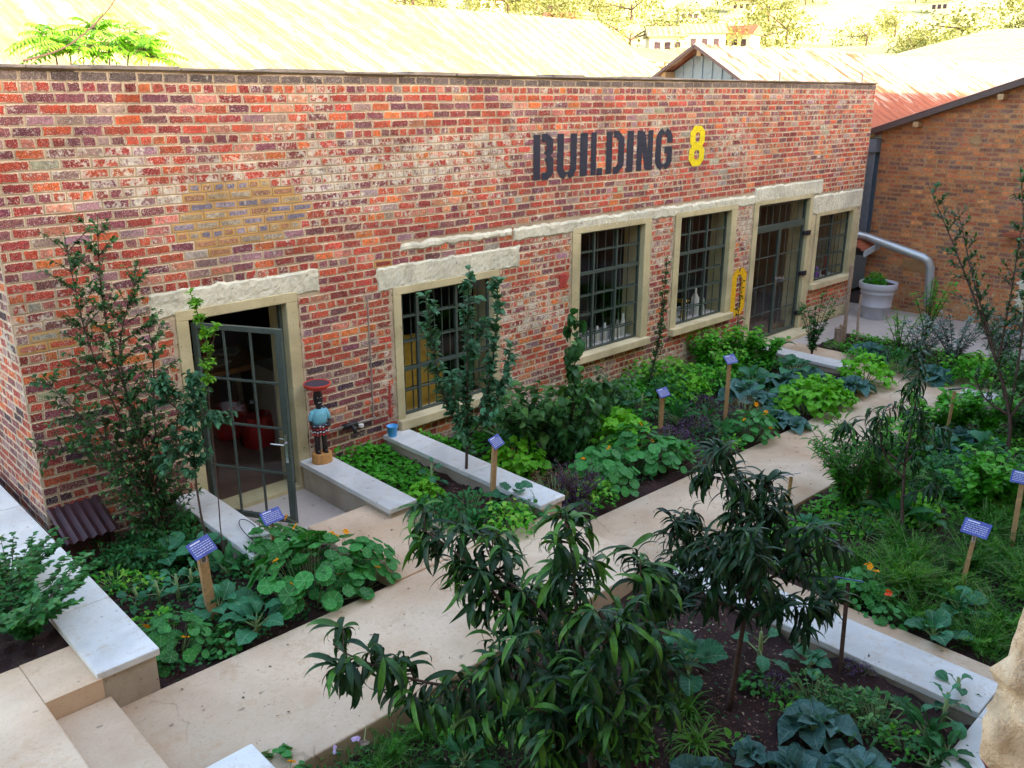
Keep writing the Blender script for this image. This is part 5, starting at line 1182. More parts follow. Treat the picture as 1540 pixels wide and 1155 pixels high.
('collard',(7.58,-4.29),.6,'tiny collard at the thin stake in the right bed',0),
('kale',(8.90,-4.87),1.0,'kale right of the small peach trunk',0),
('chard',(8.38,-4.82),1.1,'upright chard left of the small peach trunk',0),
('chard',(8.43,-5.06),1.0,'upright chard right of the small peach trunk',0),
('lettuce',(8.66,-4.87),.9,'lettuce in front of the small peach tree',0),
('cabbage',(10.44,-4.56),1.1,'cabbage in the middle of the right bed',0),
('cabbage',(10.30,-4.84),1.1,'blue cabbage left of the forked tree',0),
('cabbage',(11.22,-4.39),1.2,'dark blue cabbage behind the short stake',0),
('collard',(10.50,-4.34),1.1,'collard beside the short stake',0),
('collard',(11.00,-4.79),1.1,'collard at the foot of the forked tree',0),
('bean_shrub',(11.33,-4.02),.9,'bean bush at the far path edge of the right bed',0),
('bean_shrub',(11.73,-4.21),.9,'bean bush under the pale capping beyond the path',0),
('bean_shrub',(11.86,-4.49),.9,'bean bush left of the forked tree base',0),
('bean_shrub',(10.77,-3.99),.8,'bean bush right behind the small peach crown',0),
('leafy_herb',(9.80,-4.77),1.4,'spreading leafy herb in the right bed',0),
('leafy_herb',(9.74,-5.08),1.4,'broad leafy herb behind the carrot tops',0),
('leafy_herb',(10.25,-5.18),1.5,'broad leafy herb at the right edge',0),
('bean_shrub',(9.50,-5.43),1.0,'twining bean bush at the right edge behind the stake',0),
('bean_shrub',(9.23,-5.29),.9,'bean bush directly behind the blue sign of the carrot bed',0),
('leafy_shrub',(12.06,-4.83),.8,'dark shrub at the right edge beside the forked trunk',0),
('leafy_shrub',(13.31,-4.57),.9,'dark shrub at the far right edge',0),
('bean_shrub',(9.96,-4.13),.8,'low bean bush at the left of the short stake',0),
('leafy_herb',(9.53,-4.65),1.2,'leafy herb behind the small peach trunk',0),
('small_herb',(8.00,-4.68),1.2,'small herb on the bare soil near the peach trunk',0),
# far bed
('rose_bush',(13.75,-1.05),1.15,'sparse rose like bush in front of the double glass door',0),
('cabbage',(14.33,-1.78),1.2,'dark cabbage right of the weathered stump',0),
('purple_lettuce',(14.31,-2.02),1.3,'purple lettuce in the far bed',0),
('weed',(14.02,-1.75),1.3,'low bright weed at the far path edge',0),
('weed',(13.79,-2.31),1.2,'bright weed in front of the purple lettuce',0),
('herb_tree',(15.88,-2.10),1.5,'parsley like tall herb in front of the galvanised pipe',0),
('herb_tree',(14.70,-2.13),1.1,'reddish green herb in the far bed',0),
('grey_shrub',(14.37,-2.61),1.0,'grey green shrub in the far bed below the pipe',0),
('grey_shrub',(14.54,-3.07),1.15,'largest grey green shrub before the orange wall',0),
('grey_shrub',(15.08,-3.59),1.3,'grey green shrub behind the forked tree',0),
('basil',(14.20,-3.69),1.6,'yellow green mound at the path in the far bed',0),
('basil',(14.15,-3.42),1.3,'bright mound left of the yellow green one',0),
('leafy_herb',(13.95,-2.46),1.3,'dark herb at the far path edge',0),
('cabbage',(13.78,-3.05),1.2,'cabbage at the far path edge under the grey shrubs',0),
('weed',(14.51,-1.09),.9,'small green mat beside the stump',0),
]
for p in PL:
    kind,pos,s,label,fl=p[:5]
    if pos[1]>-2.75 and pos[0]>5.8: s*=1.35
    elif pos[0]>6.4: s*=1.25
    elif pos[0]>1.4 and pos[1]>-2.6: s*=1.15
    elif kind in('cabbage','collard'): s*=.78
    plant(kind,pos,s,label,fl,fc=p[6] if len(p)>6 else 'flower_o',sz=(p[5] if len(p)>5 else 1),z=.56 if pos[0]<1.4 and pos[1]>-3 else None)
rc=np.random.default_rng(31);cq=[]
for i in range(400):
    x,y=rc.uniform(6.6,9.6),rc.uniform(-7.3,-4.75)
    if y>-4.75-.28*(x-6.6) or any((x-a)**2+(y-b)**2<.115 for a,b in cq): continue
    cq.append((x,y))
for x,y in cq: plant('feathery_herb',(x,y),rc.uniform(1.05,1.6),'feathery green carrot clump in the thick carrot patch of the right bed',group='carrot clumps in the right bed')
# ground covers nobody could count
def patch(name,label,mt,poly,n,z,h,L,W,shape,el,flat=.6,ns=3,seed=0,nx=2,cat='ground cover'):
    rr=np.random.default_rng(seed);xs=[p[0] for p in poly];ys=[p[1] for p in poly];P=[]
    def inside(x,y):
        c=False;j=len(poly)-1
        for i in range(len(poly)):
            if (poly[i][1]>y)!=(poly[j][1]>y) and x<(poly[j][0]-poly[i][0])*(y-poly[i][1])/(poly[j][1]-poly[i][1])+poly[i][0]: c=not c
            j=i
        return c
    while len(P)<n:
        x=rr.uniform(min(xs),max(xs));y=rr.uniform(min(ys),max(ys))
        if not inside(x,y): continue
        d=wn(x,y,2.2,seed)
        if rr.random()>.25+d*1.1: continue
        P.append((x,y,hs(x,y)+dz(x,y)+z+h*(.10+1.25*wn(x,y,2.6,seed+2)**1.3)*rr.uniform(.2,1)))
    P=np.array(P);o=P.mean(0).copy();P-=o;a=rr.uniform(0,2*pi,n);e=rr.uniform(el[0],el[1],n);D=np.stack([np.cos(a)*np.cos(e),np.sin(a)*np.cos(e),np.sin(e)],1)
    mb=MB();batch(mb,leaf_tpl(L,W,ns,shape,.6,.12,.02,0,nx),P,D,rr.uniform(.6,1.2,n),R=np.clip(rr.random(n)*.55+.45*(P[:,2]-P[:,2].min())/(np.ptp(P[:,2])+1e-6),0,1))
    ob=obj(name,mb,LM[mt],smooth=True,loc=tuple(o));tag(ob,label,cat,kind='stuff');return ob
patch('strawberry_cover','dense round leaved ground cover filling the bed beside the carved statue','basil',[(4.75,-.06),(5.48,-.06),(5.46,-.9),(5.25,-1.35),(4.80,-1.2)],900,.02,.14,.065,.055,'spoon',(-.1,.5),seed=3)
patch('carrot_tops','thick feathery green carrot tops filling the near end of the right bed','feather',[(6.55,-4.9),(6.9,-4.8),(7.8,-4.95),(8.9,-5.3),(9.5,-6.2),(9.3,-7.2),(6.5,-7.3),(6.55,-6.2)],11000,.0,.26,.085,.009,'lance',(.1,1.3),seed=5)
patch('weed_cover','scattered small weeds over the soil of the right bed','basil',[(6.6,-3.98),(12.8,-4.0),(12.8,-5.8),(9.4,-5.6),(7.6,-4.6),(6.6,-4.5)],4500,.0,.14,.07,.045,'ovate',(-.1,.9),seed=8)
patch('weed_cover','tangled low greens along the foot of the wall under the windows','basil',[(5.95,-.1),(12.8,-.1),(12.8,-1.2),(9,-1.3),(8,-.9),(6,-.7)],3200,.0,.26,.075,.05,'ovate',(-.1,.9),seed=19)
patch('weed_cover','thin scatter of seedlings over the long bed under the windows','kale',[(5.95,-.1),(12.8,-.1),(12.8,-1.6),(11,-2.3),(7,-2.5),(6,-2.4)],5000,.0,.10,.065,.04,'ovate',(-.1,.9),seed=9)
patch('weed_cover','sparse seedlings over the left bed by the open door','kale',[(1.9,-.1),(2.95,-.1),(3.0,-2.0),(3.5,-2.4),(1.9,-2.5)],1700,.0,.08,.05,.034,'ovate',(-.1,.9),seed=10)
patch('weed_cover','mixed low greens in the far bed before the orange wall','basil',[(14.4,-1.2),(15.6,-.9),(15.6,-5.4),(14.4,-5.4)],2600,.0,.12,.07,.04,'ovate',(-.1,.9),seed=12)
patch('weed_cover','sparse weeds over the dark soil of the bottom bed','kale',[(1.9,-3.95),(5.55,-3.95),(5.55,-6.5),(1.9,-6.9)],800,.0,.03,.035,.022,'ovate',(-.1,.9),seed=14)
patch('weed_cover','feathery low growth along the near edge of the bottom bed','feather',[(2.0,-4.0),(3.2,-4.0),(3.4,-5.4),(2.0,-5.2)],5000,.0,.18,.05,.007,'lance',(.1,1.2),seed=15)
# mulch chips and fallen leaves
rr=np.random.default_rng(5);mb=MB();P=[]
for (a,b,c,d),n in (((1.9,3.6,-2.5,-.2),1300),((4.8,5.5,-2.5,-.9),500),((5.9,12.9,-2.6,-.1),3500),((1.9,5.5,-6.5,-3.95),6500),((6.5,12.5,-5.5,-4),2400),((14.4,15.6,-5,-.8),200),((-.5,1.3,-2.0,1),300)):
    for _ in range(n): x,y=rr.uniform(a,b),rr.uniform(c,d);P.append((x,y,hs(x,y)+dz(x,y)+rr.uniform(.0,.012)))
n=len(P);D=rr.normal(0,1,(n,3))*np.array((1,1,.3));batch(mb,leaf_tpl(.024,.013,2,'ovate',.2,.1),P,D,rr.uniform(.4,1.5,n))
chip,nt,b_=mat('mulch_chip');r_=sep(nt,attr(nt,'lf'))[2];nt.links.new(ramp(nt,r_,[(0,(.06,.022,.018)),(.55,(.15,.07,.05)),(.85,(.30,.19,.13)),(1,(.50,.42,.34))]),b_.inputs['Base Color']);b_.inputs['Roughness'].default_value=.9
for (a,b,c,d,z),n in (((1.5,5.5,-3.8,-2.65,.334),90),((5.7,12.5,-3.85,-2.8,0),120),((13.1,14.2,-5,-1,-.056),40),((3.8,4.7,-2.5,-1.3,.349),12),((14.5,18,-.7,.3,-.062),40),((-.5,1.0,-4,-2.2,.626),25)):
    P=[(x,y,(z or pz(x))+.004) for x,y in zip(rr.uniform(a,b,n),rr.uniform(c,d,n))];D=rr.normal(0,1,(n,3))*np.array((1,1,.05));batch(mb,leaf_tpl(.03,.016,2,'ovate',.2,.1),P,D,rr.uniform(.25,1.1,n)**1.5,U=np.tile((0,0,1.),(n,1)),R=rr.random(n)*.7)
tag(obj('mulch',mb,chip),'loose bark chips and crumbs scattered over the dark soil and paths','mulch',kind='stuff')

# ------------------------------------------------------------------ plant signs on stakes
sb,nt,b_=mat('blue_sign_plate');tc=nd(nt,'ShaderNodeTexCoord').outputs['Object']
nt.links.new(ramp(nt,noise(nt,20,3,.5,tc),[(.3,(.045,.065,.30)),(.7,(.075,.12,.42))]),b_.inputs['Base Color']);b_.inputs['Roughness'].default_value=.65;M['blue']=sb
M['wtext']=plain('white_print',(.72,.76,.85),.6,0,.05)
M['btext']=plain('black_print',(.02,.02,.03),.6,0,.05);M['wlabel']=plain('white_sticker',(.55,.50,.45),.5,0,.1)
SG=[((2.48,-1.90),.62,(-.02,.02),.075,.30,'thick leaning timber stake with blue sign in the left bed',1.15,.30),
 ((3.23,-1.56),.50,(0,0),.036,.25,'thin timber stake with blue sign beside the big nasturtium mound',1.0,.10),
 ((5.46,-1.94),.64,(.03,-.02),.058,.28,'timber stake with blue sign beside the bucket capping',1.0,.25),
 ((8.53,-1.75),.60,(0,0),.058,.28,'timber stake with blue sign in the middle of the long bed',1.0,.25),
 ((9.67,-1.97),.86,(.01,.02),.052,.40,'tallest slim stake with blue sign among the cabbages at the far end',1.05,.20),
 ((7.50,-4.08),.56,(0,.02),.034,1.4,'stake with its blue sign seen edge on at the path in the right bed',.9,.1),
 ((11.21,-4.24),.70,(0,.03),.036,1.1,'short stake with tilted blue sign near the far path corner',.9,.1),
 ((7.44,-5.79),.68,(.05,-.06),.036,.75,'leaning pale stake with blue sign standing in the carrot tops',1.1,-.12),
 ((5.53,-5.64),.74,(.03,-.03),.030,1.45,'dark weathered stake with its sign edge on in the bottom bed',1.0,.1),
 ((8.59,-5.84),.78,(-.02,.0),.045,.55,'timber stake with blue sign cut by the right edge',1.0,-.1)]
for i,((x,y),h,(tx,ty),w_,rz,label,s,roll) in enumerate(SG):
    z=hs(x,y)-.06;rz=(.05,.0,.05,-.3,-.35,2.6,2.4,-1.45,1.9,-1.3)[i];r=empty('plant_sign',(x,y,z),rz,label=label,cat='plant sign',group='blue plant signs on stakes');tp=np.array((tx,ty,h+.06));s=s*1.35
    mb=MB();mb.bar((0,0,0),tp,w_,w_*.55,up=(0,1,0));obj('stake',mb,M['timber'] if i!=8 else M['bark'],r,bevel=.002)
    tilt=.75 if i not in(5,8,6) else 1.09
    R3=np.array([[cos(roll),-sin(roll)*1,0],[sin(roll),cos(roll),0],[0,0,1]])@np.array([[1,0,0],[0,sin(tilt),-cos(tilt)],[0,cos(tilt),sin(tilt)]])
    def tr_(mb):  # plate-local -> stake-local
        mb.V=[(v*s)@R3.T+tp+np.array((0,-.02,.02)) for v in mb.V];return mb
    mb=MB();mb.box(-.072,.072,-.046,.046,-.002,.002);pl=obj('sign_plate',tr_(mb),M['blue'],r,bevel=.0015)
    mb=MB();rt_=random.Random(i);mb.add([(-.055,.030,.0032),(.01,.030,.0032),(.01,.036,.0032),(-.055,.036,.0032)],np.array([(0,1,2,3)]))
    for k in range(5):
        yy=.018-k*.012;x_=-.060
        while x_<.055:
            l=rt_.uniform(.008,.02);mb.add([(x_,yy,.0032),(min(.06,x_+l),yy,.0032),(min(.06,x_+l),yy+.0028,.0032),(x_,yy+.0028,.0032)],np.array([(0,1,2,3)]));x_+=l+.004
    obj('sign_text',tr_(mb),M['wtext'],pl)
    if i in(0,1,7):
        d=tp/np.linalg.norm(tp);c=tp-d*.07;mb=MB();mb.box(-w_*.36,w_*.36,-w_*.30-.0015,-w_*.29,-.045,.045);mb.V=[v+c for v in mb.V];o=obj('stake_label',mb,M['wlabel'],r)
        mb=MB()
        for k in range(6): mb.box(-w_*.2,w_*.2,-w_*.30-.0035,-w_*.30-.002,-.036+k*.012,-.029+k*.012)
        mb.V=[v+c for v in mb.V];obj('print',mb,M['btext'],o)
def stick(pts,r,label,name='stake',m='timber',cat='stake'):
    P=np.array(pts,float);mb=MB();mb.tube(P-P[0],np.linspace(r,r*.7,len(P)),6);tag(obj(name,mb,M[m],loc=tuple(P[0])),label,cat)
stick([(8.77,-4.34,.0),(8.78,-4.36,.47)],.017,'short plain stake beside the feathery bush')
M['driftwood']=plain('grey_weathered_wood',(.34,.24,.18),.9,0,.3,25,.6)
mb=MB();mb.tube([(0,0,-.05),(.01,0,.15),(0,.01,.30)],[.085,.075,.07],9);mb.tube([(.13,.03,-.05),(.13,.03,.25),(.12,.02,.34)],[.05,.045,.03],7);mb.box(-.05,.0,-.09,-.05,.0,.36);mb.box(.02,.06,-.08,-.03,.1,.33)
tag(obj('tree_stump',mb,M['driftwood'],loc=(14.9,-.95,-.09)),'weathered grey split stump at the end of the far bed','stump')
stick([(15.06,-.98,-.09),(15.09,-.96,.5),(15.13,-.93,1.10),(15.12,-.93,1.32)],.04,'tall weathered grey pole beside the stump','weathered_pole','driftwood','pole')
stick([(15.35,-1.1,-.09),(15.50,-1.0,.35),(15.62,-.95,.72)],.028,'short leaning grey stick right of the stump','weathered_stick','driftwood','stick')
# irrigation hose loops on the capping
mb=MB();C=[(3.16+.12*cos(t)+.03*t,-1.15+.35*sin(t)-.12*t,.492+.02*abs(sin(t))) for t in np.linspace(0,3.4,24)];C=np.array(C);mb.tube(C-C[0],.004,5)
tag(obj('thin_hose',mb,M['black'],loc=tuple(C[0]),smooth=True),'thin black hose looping over the capping left of the open door','hose')

# ------------------------------------------------------------------ statue
st=empty('carved_statue',(4.57,-.22,.455),-.25,label='painted wooden statue of a woman carrying a red bowl on her head',cat='statue')
W_=plain('carved_wood_base',(.55,.27,.09),.7,0,.2,20,.4);K_=plain('black_carved_skin',(.02,.012,.015),.5,0,.2);S_b=plain('light_blue_blouse',(.16,.52,.66),.7,0,.15);N_=plain('dark_navy_skirt',(.015,.02,.06),.6,0,.2);R__=plain('red_paint',(.62,.05,.03),.5,0,.15);Wt=plain('white_paint',(.75,.75,.72),.6,0,.1)
mb=MB();mb.lathe([(.125,0),(.13,.015),(.125,.10),(.118,.115),(.0,.118)],n=14,sy=.8);obj('base',mb,W_,st,smooth=False,bevel=.004)
mb=MB()
for s in (-1,1):
    mb.tube([(s*.045,0,.115),(s*.045,0,.2),(s*.045,.0,.36)],[.034,.03,.038],10);mb.tube([(s*.045,-.065,.13),(s*.045,.02,.135)],[.022,.03],8)
mb.lathe([(.035,.60),(.034,.66),(.05,.69),(.056,.73),(.054,.78),(.045,.82),(.02,.84),(.0,.845)],(0,0,0),16,1.05)
mb.tube([(0,-.058,.76),(0,-.066,.735),(0,-.054,.72)],[.008,.011,.008],6)
for s in (-1,1): mb.lathe([(.0,-.012),(.008,0),(0,.012)],(s*.054,0,.75),8);mb.tube([(s*.098,0,.585),(s*.115,-.01,.50),(s*.10,-.05,.43),(s*.04,-.085,.44)],[.022,.02,.017,.013],8)
obj('body',mb,K_,st,smooth=True)
mb=MB()
for s in (-1,1): mb.lathe([(.0,-.004),(.009,0),(0,.004)],(s*.02,-.052,.765),8)
mb.box(-.018,.018,-.056,-.050,.705,.712);obj('face_paint',mb,Wt,st)
mb=MB();mb.lathe([(.09,.33),(.105,.36),(.10,.44),(.085,.46),(.0,.46)],n=18,sy=.75);sk_=obj('skirt',mb,N_,st,smooth=True)
for z,m_,w2 in ((.345,R__,.011),(.375,Wt,.006),(.41,R__,.010),(.438,Wt,.006)):
    mb=MB();rr_=.106 if z>.35 else .102
    for k in range(18):
        a=2*pi*k/18;mb.box(-.011,.011,-.004,.004,-w2,w2);v=mb.V[-1];ca,sa=cos(a),sin(a);v=np.stack([v[:,0]*-sa+ (v[:,1]+rr_)*ca,(v[:,0]*ca+(v[:,1]+rr_)*sa)*.75,v[:,2]+z+(.005 if k%2 else -.005)],1);mb.V[-1]=v
    obj('skirt_stripe',mb,m_,sk_)
mb=MB();mb.lathe([(.088,.455),(.092,.50),(.098,.56),(.085,.61),(.045,.63),(.0,.63)],n=18,sy=.72)
for s in (-1,1): mb.tube([(s*.07,0,.605),(s*.105,-.0,.55),(s*.112,-.01,.50)],[.032,.03,.027],8)
obj('blouse',mb,S_b,st,smooth=True)
mb=MB();mb.lathe([(.03,.835),(.10,.85),(.155,.885),(.165,.915),(.155,.92),(.13,.895),(.08,.875),(0,.87)],n=24);obj('bowl',mb,R__,st,smooth=True)
mb=MB();mb.lathe([(.15,.912),(.10,.913),(.0,.914)],n=24);obj('bowl_inside',mb,plain('dark_bowl_inside',(.05,.04,.06),.7),st)
st.scale=(.88,.88,.97)
# bucket
bk=empty('bucket',(5.56,-.14,.455),label='small bright blue bucket on the capping below the first window',cat='bucket')
mb=MB();mb.lathe([(.045,0),(.05,.01),(.062,.12),(.066,.122),(.066,.13),(.058,.128),(.046,.015),(0,.012)],n=20);obj('body',mb,plain('sky_blue_plastic',(.03,.38,.80),.4,0,.05),bk,smooth=True)
# big planter pot
pt=empty('planter_pot',(17.25,-.55,-.066),label='large grey round planter pot with two raised rings at the far corner of the building',cat='planter')
PM=plain('pale_grey_plastic_pot',(.46,.47,.52),.55,0,.08,3)
mb=MB();mb.lathe([(.29,0),(.30,.02),(.335,.27),(.352,.275),(.352,.30),(.338,.31),(.37,.56),(.388,.565),(.388,.595),(.375,.60),(.39,.66),(.425,.67),(.435,.70),(.435,.79),(.42,.81),(.39,.80),(.37,.76),(0,.755)],n=40);obj('pot',mb,PM,pt,smooth=True)
mb=MB();mb.lathe([(.372,.762),(.2,.775),(0,.78)],n=24);obj('potting_soil',mb,M['soil'],pt)
mb=MB();n=520;a=rng.uniform(0,2*pi,n);q=np.sqrt(rng.random(n));P=np.stack([-.10+.27*q*np.cos(a),.04+.26*q*np.sin(a),.78+.26*(1-q*q)*rng.uniform(.3,1,n)],1)
batch(mb,leaf_tpl(.085,.045,3,'lobed',.7,.1),P,dirs(n,-.1,.9),rng.uniform(.6,1.2,n));stalks(mb,P[:30]*np.array((.6,.6,0))+np.array((-.03,0,.77)),P[:30],.003);pt.scale=(.84,.84,.9);o=obj('strawberry_plant',mb,[LM['basil'],M['stemg']],smooth=True,loc=(17.25,-.55,-.066));o.scale=(.84,.84,.9);tag(o,'leafy green plant growing in the large grey pot','plant')
# iron box at the left corner
ib=empty('iron_box',(2.12,-.24,.20),label='small dark maroon corrugated iron topped box at the left foot of the wall',cat='box')
ib.scale=(.78,.85,1.05);MR=plain('maroon_paint',(.05,.016,.022),.6,0,.3,8)
mb=MB();mb.box(-.23,.23,-.14,.25,0,.34);obj('body',mb,MR,ib,bevel=.005)
for x_ in (-.25,.20): mb=MB();mb.box(x_,x_+.05,-.17,-.13,0,.36);obj('post',mb,MR,ib)
mb=MB();corrugated(mb,(-.29,.26,.50),(.29,.26,.50),(.29,-.27,.34),(-.29,-.27,.34),.10,.014);obj('lid',mb,MR,ib)

# ------------------------------------------------------------------ things seen inside
wd=plain('bench_wood',(.45,.22,.09),.6,0,.2,15);gw=plain('grey_white_cabinet',(.55,.60,.62),.5,0,.05);rb=plain('red_bag',(.42,.015,.02),.6,0,.2,8);pp=plain('paper',(.7,.7,.75),.8,0,.2,10);lb=plain('light_trestle',(.38,.36,.33),.7)
wb=empty('workbench',(4.35,2.3,.1),label='wooden workbench on pale trestle legs inside the open door',cat='workbench')
mb=MB();mb.box(-.75,.85,-.45,.5,.86,.92);obj('top',mb,wd,wb)
for x in (-.55,.55):
    for s in (-1,1): mb=MB();mb.bar((x,s*.05,.86),(x+.12*s,s*.36,0),.06,.04);obj('leg',mb,lb,wb)
R=random.Random(2)
for k in range(9):
    x,y=4.35+R.uniform(-.6,.7),2.3+R.uniform(-.35,.35);mb=MB();w2,h2=R.uniform(.08,.16),R.uniform(.06,.12);mb.box(-w2,w2,-h2,h2,0,R.uniform(.004,.04));o=obj('paper_stack',mb,pp,loc=(x,y,1.021+k*.001));o.rotation_euler=(0,0,R.uniform(0,3));tag(o,'loose papers lying on the workbench inside the open door','paper',group='papers on the workbench')
for k,(x,y,h,c) in enumerate(((4.15,2.5,.35,(.6,.4,.03)),(4.4,2.6,.28,(.05,.1,.35)),(4.6,2.55,.3,(.6,.12,.02)))):
    mb=MB();mb.lathe([(.05,0),(.055,.01),(.05,h*.7),(.02,h*.85),(.02,h),(0,h)],n=12);o=obj('paint_bottle',mb,plain('bottle_%d'%k,c,.4),loc=(x,y,1.04),smooth=True);tag(o,('yellow','dark blue','orange')[k]+' container standing on the workbench inside the open door','bottle')
def bag(x,y,s,label):
    r=empty('shopping_bag',(x,y,.1),R.uniform(-.4,.4),label=label,cat='bag');mb=MB();V=[]
    n=24
    for z,sc_ in ((0,.9),(.1,1.05),(.3,1.0),(.48,.86),(.52,.80)):
        for j in range(n): a=2*pi*j/n;f=(abs(cos(a))**4+abs(sin(a))**4)**-.25;w3=1+.10*sin(5*a+z*9)*z*2;V.append((s*.27*f*cos(a)*sc_*w3,s*.19*f*sin(a)*sc_*w3,z*s))
    mb.add(V,[(i*n+j,i*n+(j+1)%n,(i+1)*n+(j+1)%n,(i+1)*n+j) for i in range(4) for j in range(n)]);obj('body',mb,rb,r,smooth=True)
    mb=MB();mb.tube([(-.08*s,-.17*s,.50*s),(-.07*s,-.18*s,.60*s),(.07*s,-.18*s,.60*s),(.08*s,-.17*s,.50*s)],.008,5);obj('handle',mb,rb,r)
bag(*(4.64,2.02),.80,'crumpled red bag on the floor inside the open door, left of the other');bag(*(4.75,1.51),.75,'red carrier bag on the floor inside the open door, nearer the drawers')
cb=empty('drawer_cabinet',(5.2,1.6,.1),label='pale grey drawer cabinet inside the open door',cat='cabinet');mb=MB();mb.box(-.3,.3,-.28,.28,0,.95);obj('body',mb,gw,cb,bevel=.005)
for k in range(4):
    mb=MB();mb.box(-.27,.27,-.30,-.281,.06+k*.22,.25+k*.22);d_=obj('drawer',mb,gw,cb,bevel=.003);mb=MB();mb.tube([(-.05,-.31,.17+k*.22),(-.04,-.33,.165+k*.22),(.04,-.33,.165+k*.22),(.05,-.31,.17+k*.22)],.006,5);obj('handle',mb,M['black'],d_)
yb=empty('easel_board',(6.75,.75,.1),-.2,label='yellow board leaning inside the first window',cat='board')
mb=MB();mb.add([(-.36,0,.0),(.36,.0,.0),(.26,.18,1.15),(-.26,.18,1.15),(-.36,.03,0),(.36,.03,.0),(.26,.21,1.15),(-.26,.21,1.15)],np.array([(0,1,2,3),(7,6,5,4),(0,4,5,1),(1,5,6,2),(2,6,7,3),(3,7,4,0)]));obj('panel',mb,plain('yellow_board',(.85,.55,.10),.5,0,.1),yb)
mb=MB();mb.bar((-.3,.02,.0),(-.24,.3,1.2),.04,.04);mb.bar((.3,.02,0),(.24,.3,1.2),.04,.04);obj('leg',mb,wd,yb)
def ishelf(x0,x1,z,i):
    mb=MB();mb.box(x0,x1,.365,.75,z-.04,z);mb.box(x0+.42,x1-.2,.15,.36,z-.04,z);tag(obj('window_bench',mb,pp,loc=(0,0,0)),('pale bench top behind the second window','pale bench top behind the third window','low bench behind the last window')[i],'bench')
ishelf(8.5,10.6,.74,0);ishelf(11.0,12.7,.74,1);ishelf(15.4,17.0,.80,2)
wp=plain('white_candle_bottle',(.80,.82,.80),.4,0,.05)
def bottle(x,y,z,r,h,label,m=None,grp='white bottles on the window sills',taper=.5):
    mb=MB();mb.lathe([(r*.95,0),(r,.01),(r*.92,h*.6),(r*taper,h*.78),(r*taper*.8,h),(0,h)],n=14);o=obj('bottle',mb,m or wp,loc=(x,y,z),smooth=True);tag(o,label,'bottle',group=grp)
for k,(x,h) in enumerate(((9.10,.10),(9.30,.15),(9.55,.25),(9.72,.27),(9.92,.28),(10.02,.26),(10.14,.34))):
    bottle(x,.21,.74,.042,h,('shortest white tub at the left of the second window','small white tub second from left in the second window','tapered white bottle third from left in the second window','white bottle in the middle of the second window','white bottle left of the last pair in the second window','shorter white bottle of the last pair in the second window','tallest white bottle at the right of the second window')[k])
bottle(12.05,.24,.74,.07,.46,'large white dispenser bottle in the third window',taper=.35);bottle(12.25,.25,.74,.055,.36,'smaller white bottle beside the dispenser in the third window')
br=plain('brass_lamp',(.75,.45,.12),.3,.8,.1)
for k,(x,h) in enumerate(((11.35,.12),(11.72,.24))):
    mb=MB();mb.lathe([(.07,0),(.07,.01),(.015,.03),(.015,h),(.09,h+.02),(.11,h+.05),(.0,h+.055)],n=18);o=obj('brass_dish',mb,br,loc=(x,.25,.74),smooth=True);tag(o,('low brass dish stand at the left of the third window','taller brass dish stand in the third window')[k],'dish')
pu=plain('purple_plastic',(.35,.12,.62),.5,0,.05)
wc=empty('watering_can',(16.05,.24,.80),label='purple watering can on the bench in the last window',cat='watering can')
mb=MB();mb.lathe([(.07,0),(.075,.02),(.06,.18),(.05,.2),(0,.2)],(.05,0,0),16);mb.tube([(0,0,.06),(-.10,0,.18),(-.15,0,.26)],[.02,.014,.02],8);obj('body',mb,pu,wc,smooth=True)
mb=MB();mb.tube([(.10,0,.17),(.16,0,.2),(.15,0,.08),(.11,0,.05)],.01,6);obj('handle',mb,pu,wc)
mb=MB();mb.lathe([(.05,0),(.055,.1),(.02,.22),(.015,.42),(0,.43)],n=14);tag(obj('red_vase',mb,rb,loc=(16.5,.25,.80),smooth=True),'slender red vase in the last window','vase')
mb=MB();mb.box(-.25,.25,-.02,.02,0,.75);tag(obj('blue_cloth',mb,plain('blue_cloth',(.03,.07,.35),.8),loc=(14.8,1.6,1.0)),'blue cloth hanging inside the double door','cloth')
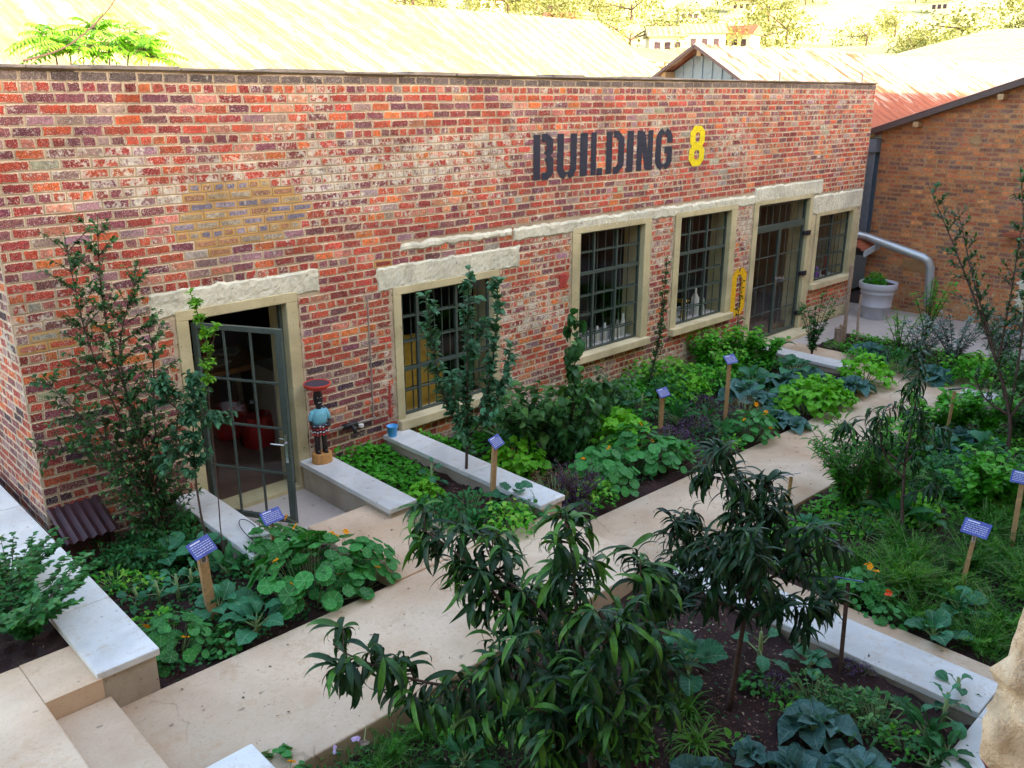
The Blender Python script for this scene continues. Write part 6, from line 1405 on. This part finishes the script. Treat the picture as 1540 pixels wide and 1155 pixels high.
mb=MB();mb.tube([(0,0,0),(0,0,.16)],.003,4);mb.box(-.05,.05,-.02,.02,-.12,.0);tag(obj('hanging_tag',mb,plain('teal_tag',(.05,.30,.33),.6),loc=(13.62,.35,1.45),bevel=.01),'small teal ornament hanging inside the double door','ornament')
tb=empty('stool',(14.1,1.3,.1),label='dark low stool inside the double door',cat='stool');mb=MB();mb.box(-.3,.3,-.2,.2,.38,.43);obj('seat',mb,lb,tb)
for x in(-.25,.25):
    for y in(-.15,.15): mb=MB();mb.bar((x,y,.38),(x,y,0),.03,.03);obj('leg',mb,M['black'],tb)

# ------------------------------------------------------------------ hillside
rr=np.random.default_rng(21)
blob_tree(46,22,2.0,1,'small lime green bush showing just above the rusty shed roof','lime',900)
k=0
for i in range(150):
    d=rr.uniform(75,300);az=rr.uniform(.50,1.33) if i<75 else rr.uniform(.25,.6);x,y=d*sin(az),-7.9+d*cos(az)
    blob_tree(x,y,rr.uniform(2.2,5.0)*(.6+d/260),100+i,'sun bleached tree on the far hillside','far',1000)
for i in range(26):
    d=rr.uniform(85,260);az=rr.uniform(.35,1.30);x,y=d*sin(az),-7.9+d*cos(az);z=hh(x,y);w3=rr.uniform(4,8)
    r=empty('hillside_house',(x,y,z),rr.uniform(-.4,.4)-az,label='pale sunlit house among the trees on the far hillside',cat='house',group='houses on the far hillside')
    mb=MB();mb.box(-w3/2,w3/2,-2.5,2.5,-1,2.6);obj('wall',mb,M['creamwall'],r)
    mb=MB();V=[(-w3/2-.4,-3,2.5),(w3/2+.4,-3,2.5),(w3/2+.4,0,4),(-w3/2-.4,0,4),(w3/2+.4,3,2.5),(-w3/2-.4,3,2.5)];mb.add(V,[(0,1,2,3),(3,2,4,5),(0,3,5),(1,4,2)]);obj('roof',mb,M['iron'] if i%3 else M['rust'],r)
    for q in (-.28,0,.28): mb=MB();mb.box(q*w3-.4,q*w3+.4,-2.56,-2.5,.8,1.8);obj('window',mb,M['dark_in'],r)
print('objects',len(bpy.data.objects),'faces',sum(len(m.polygons) for m in bpy.data.meshes))
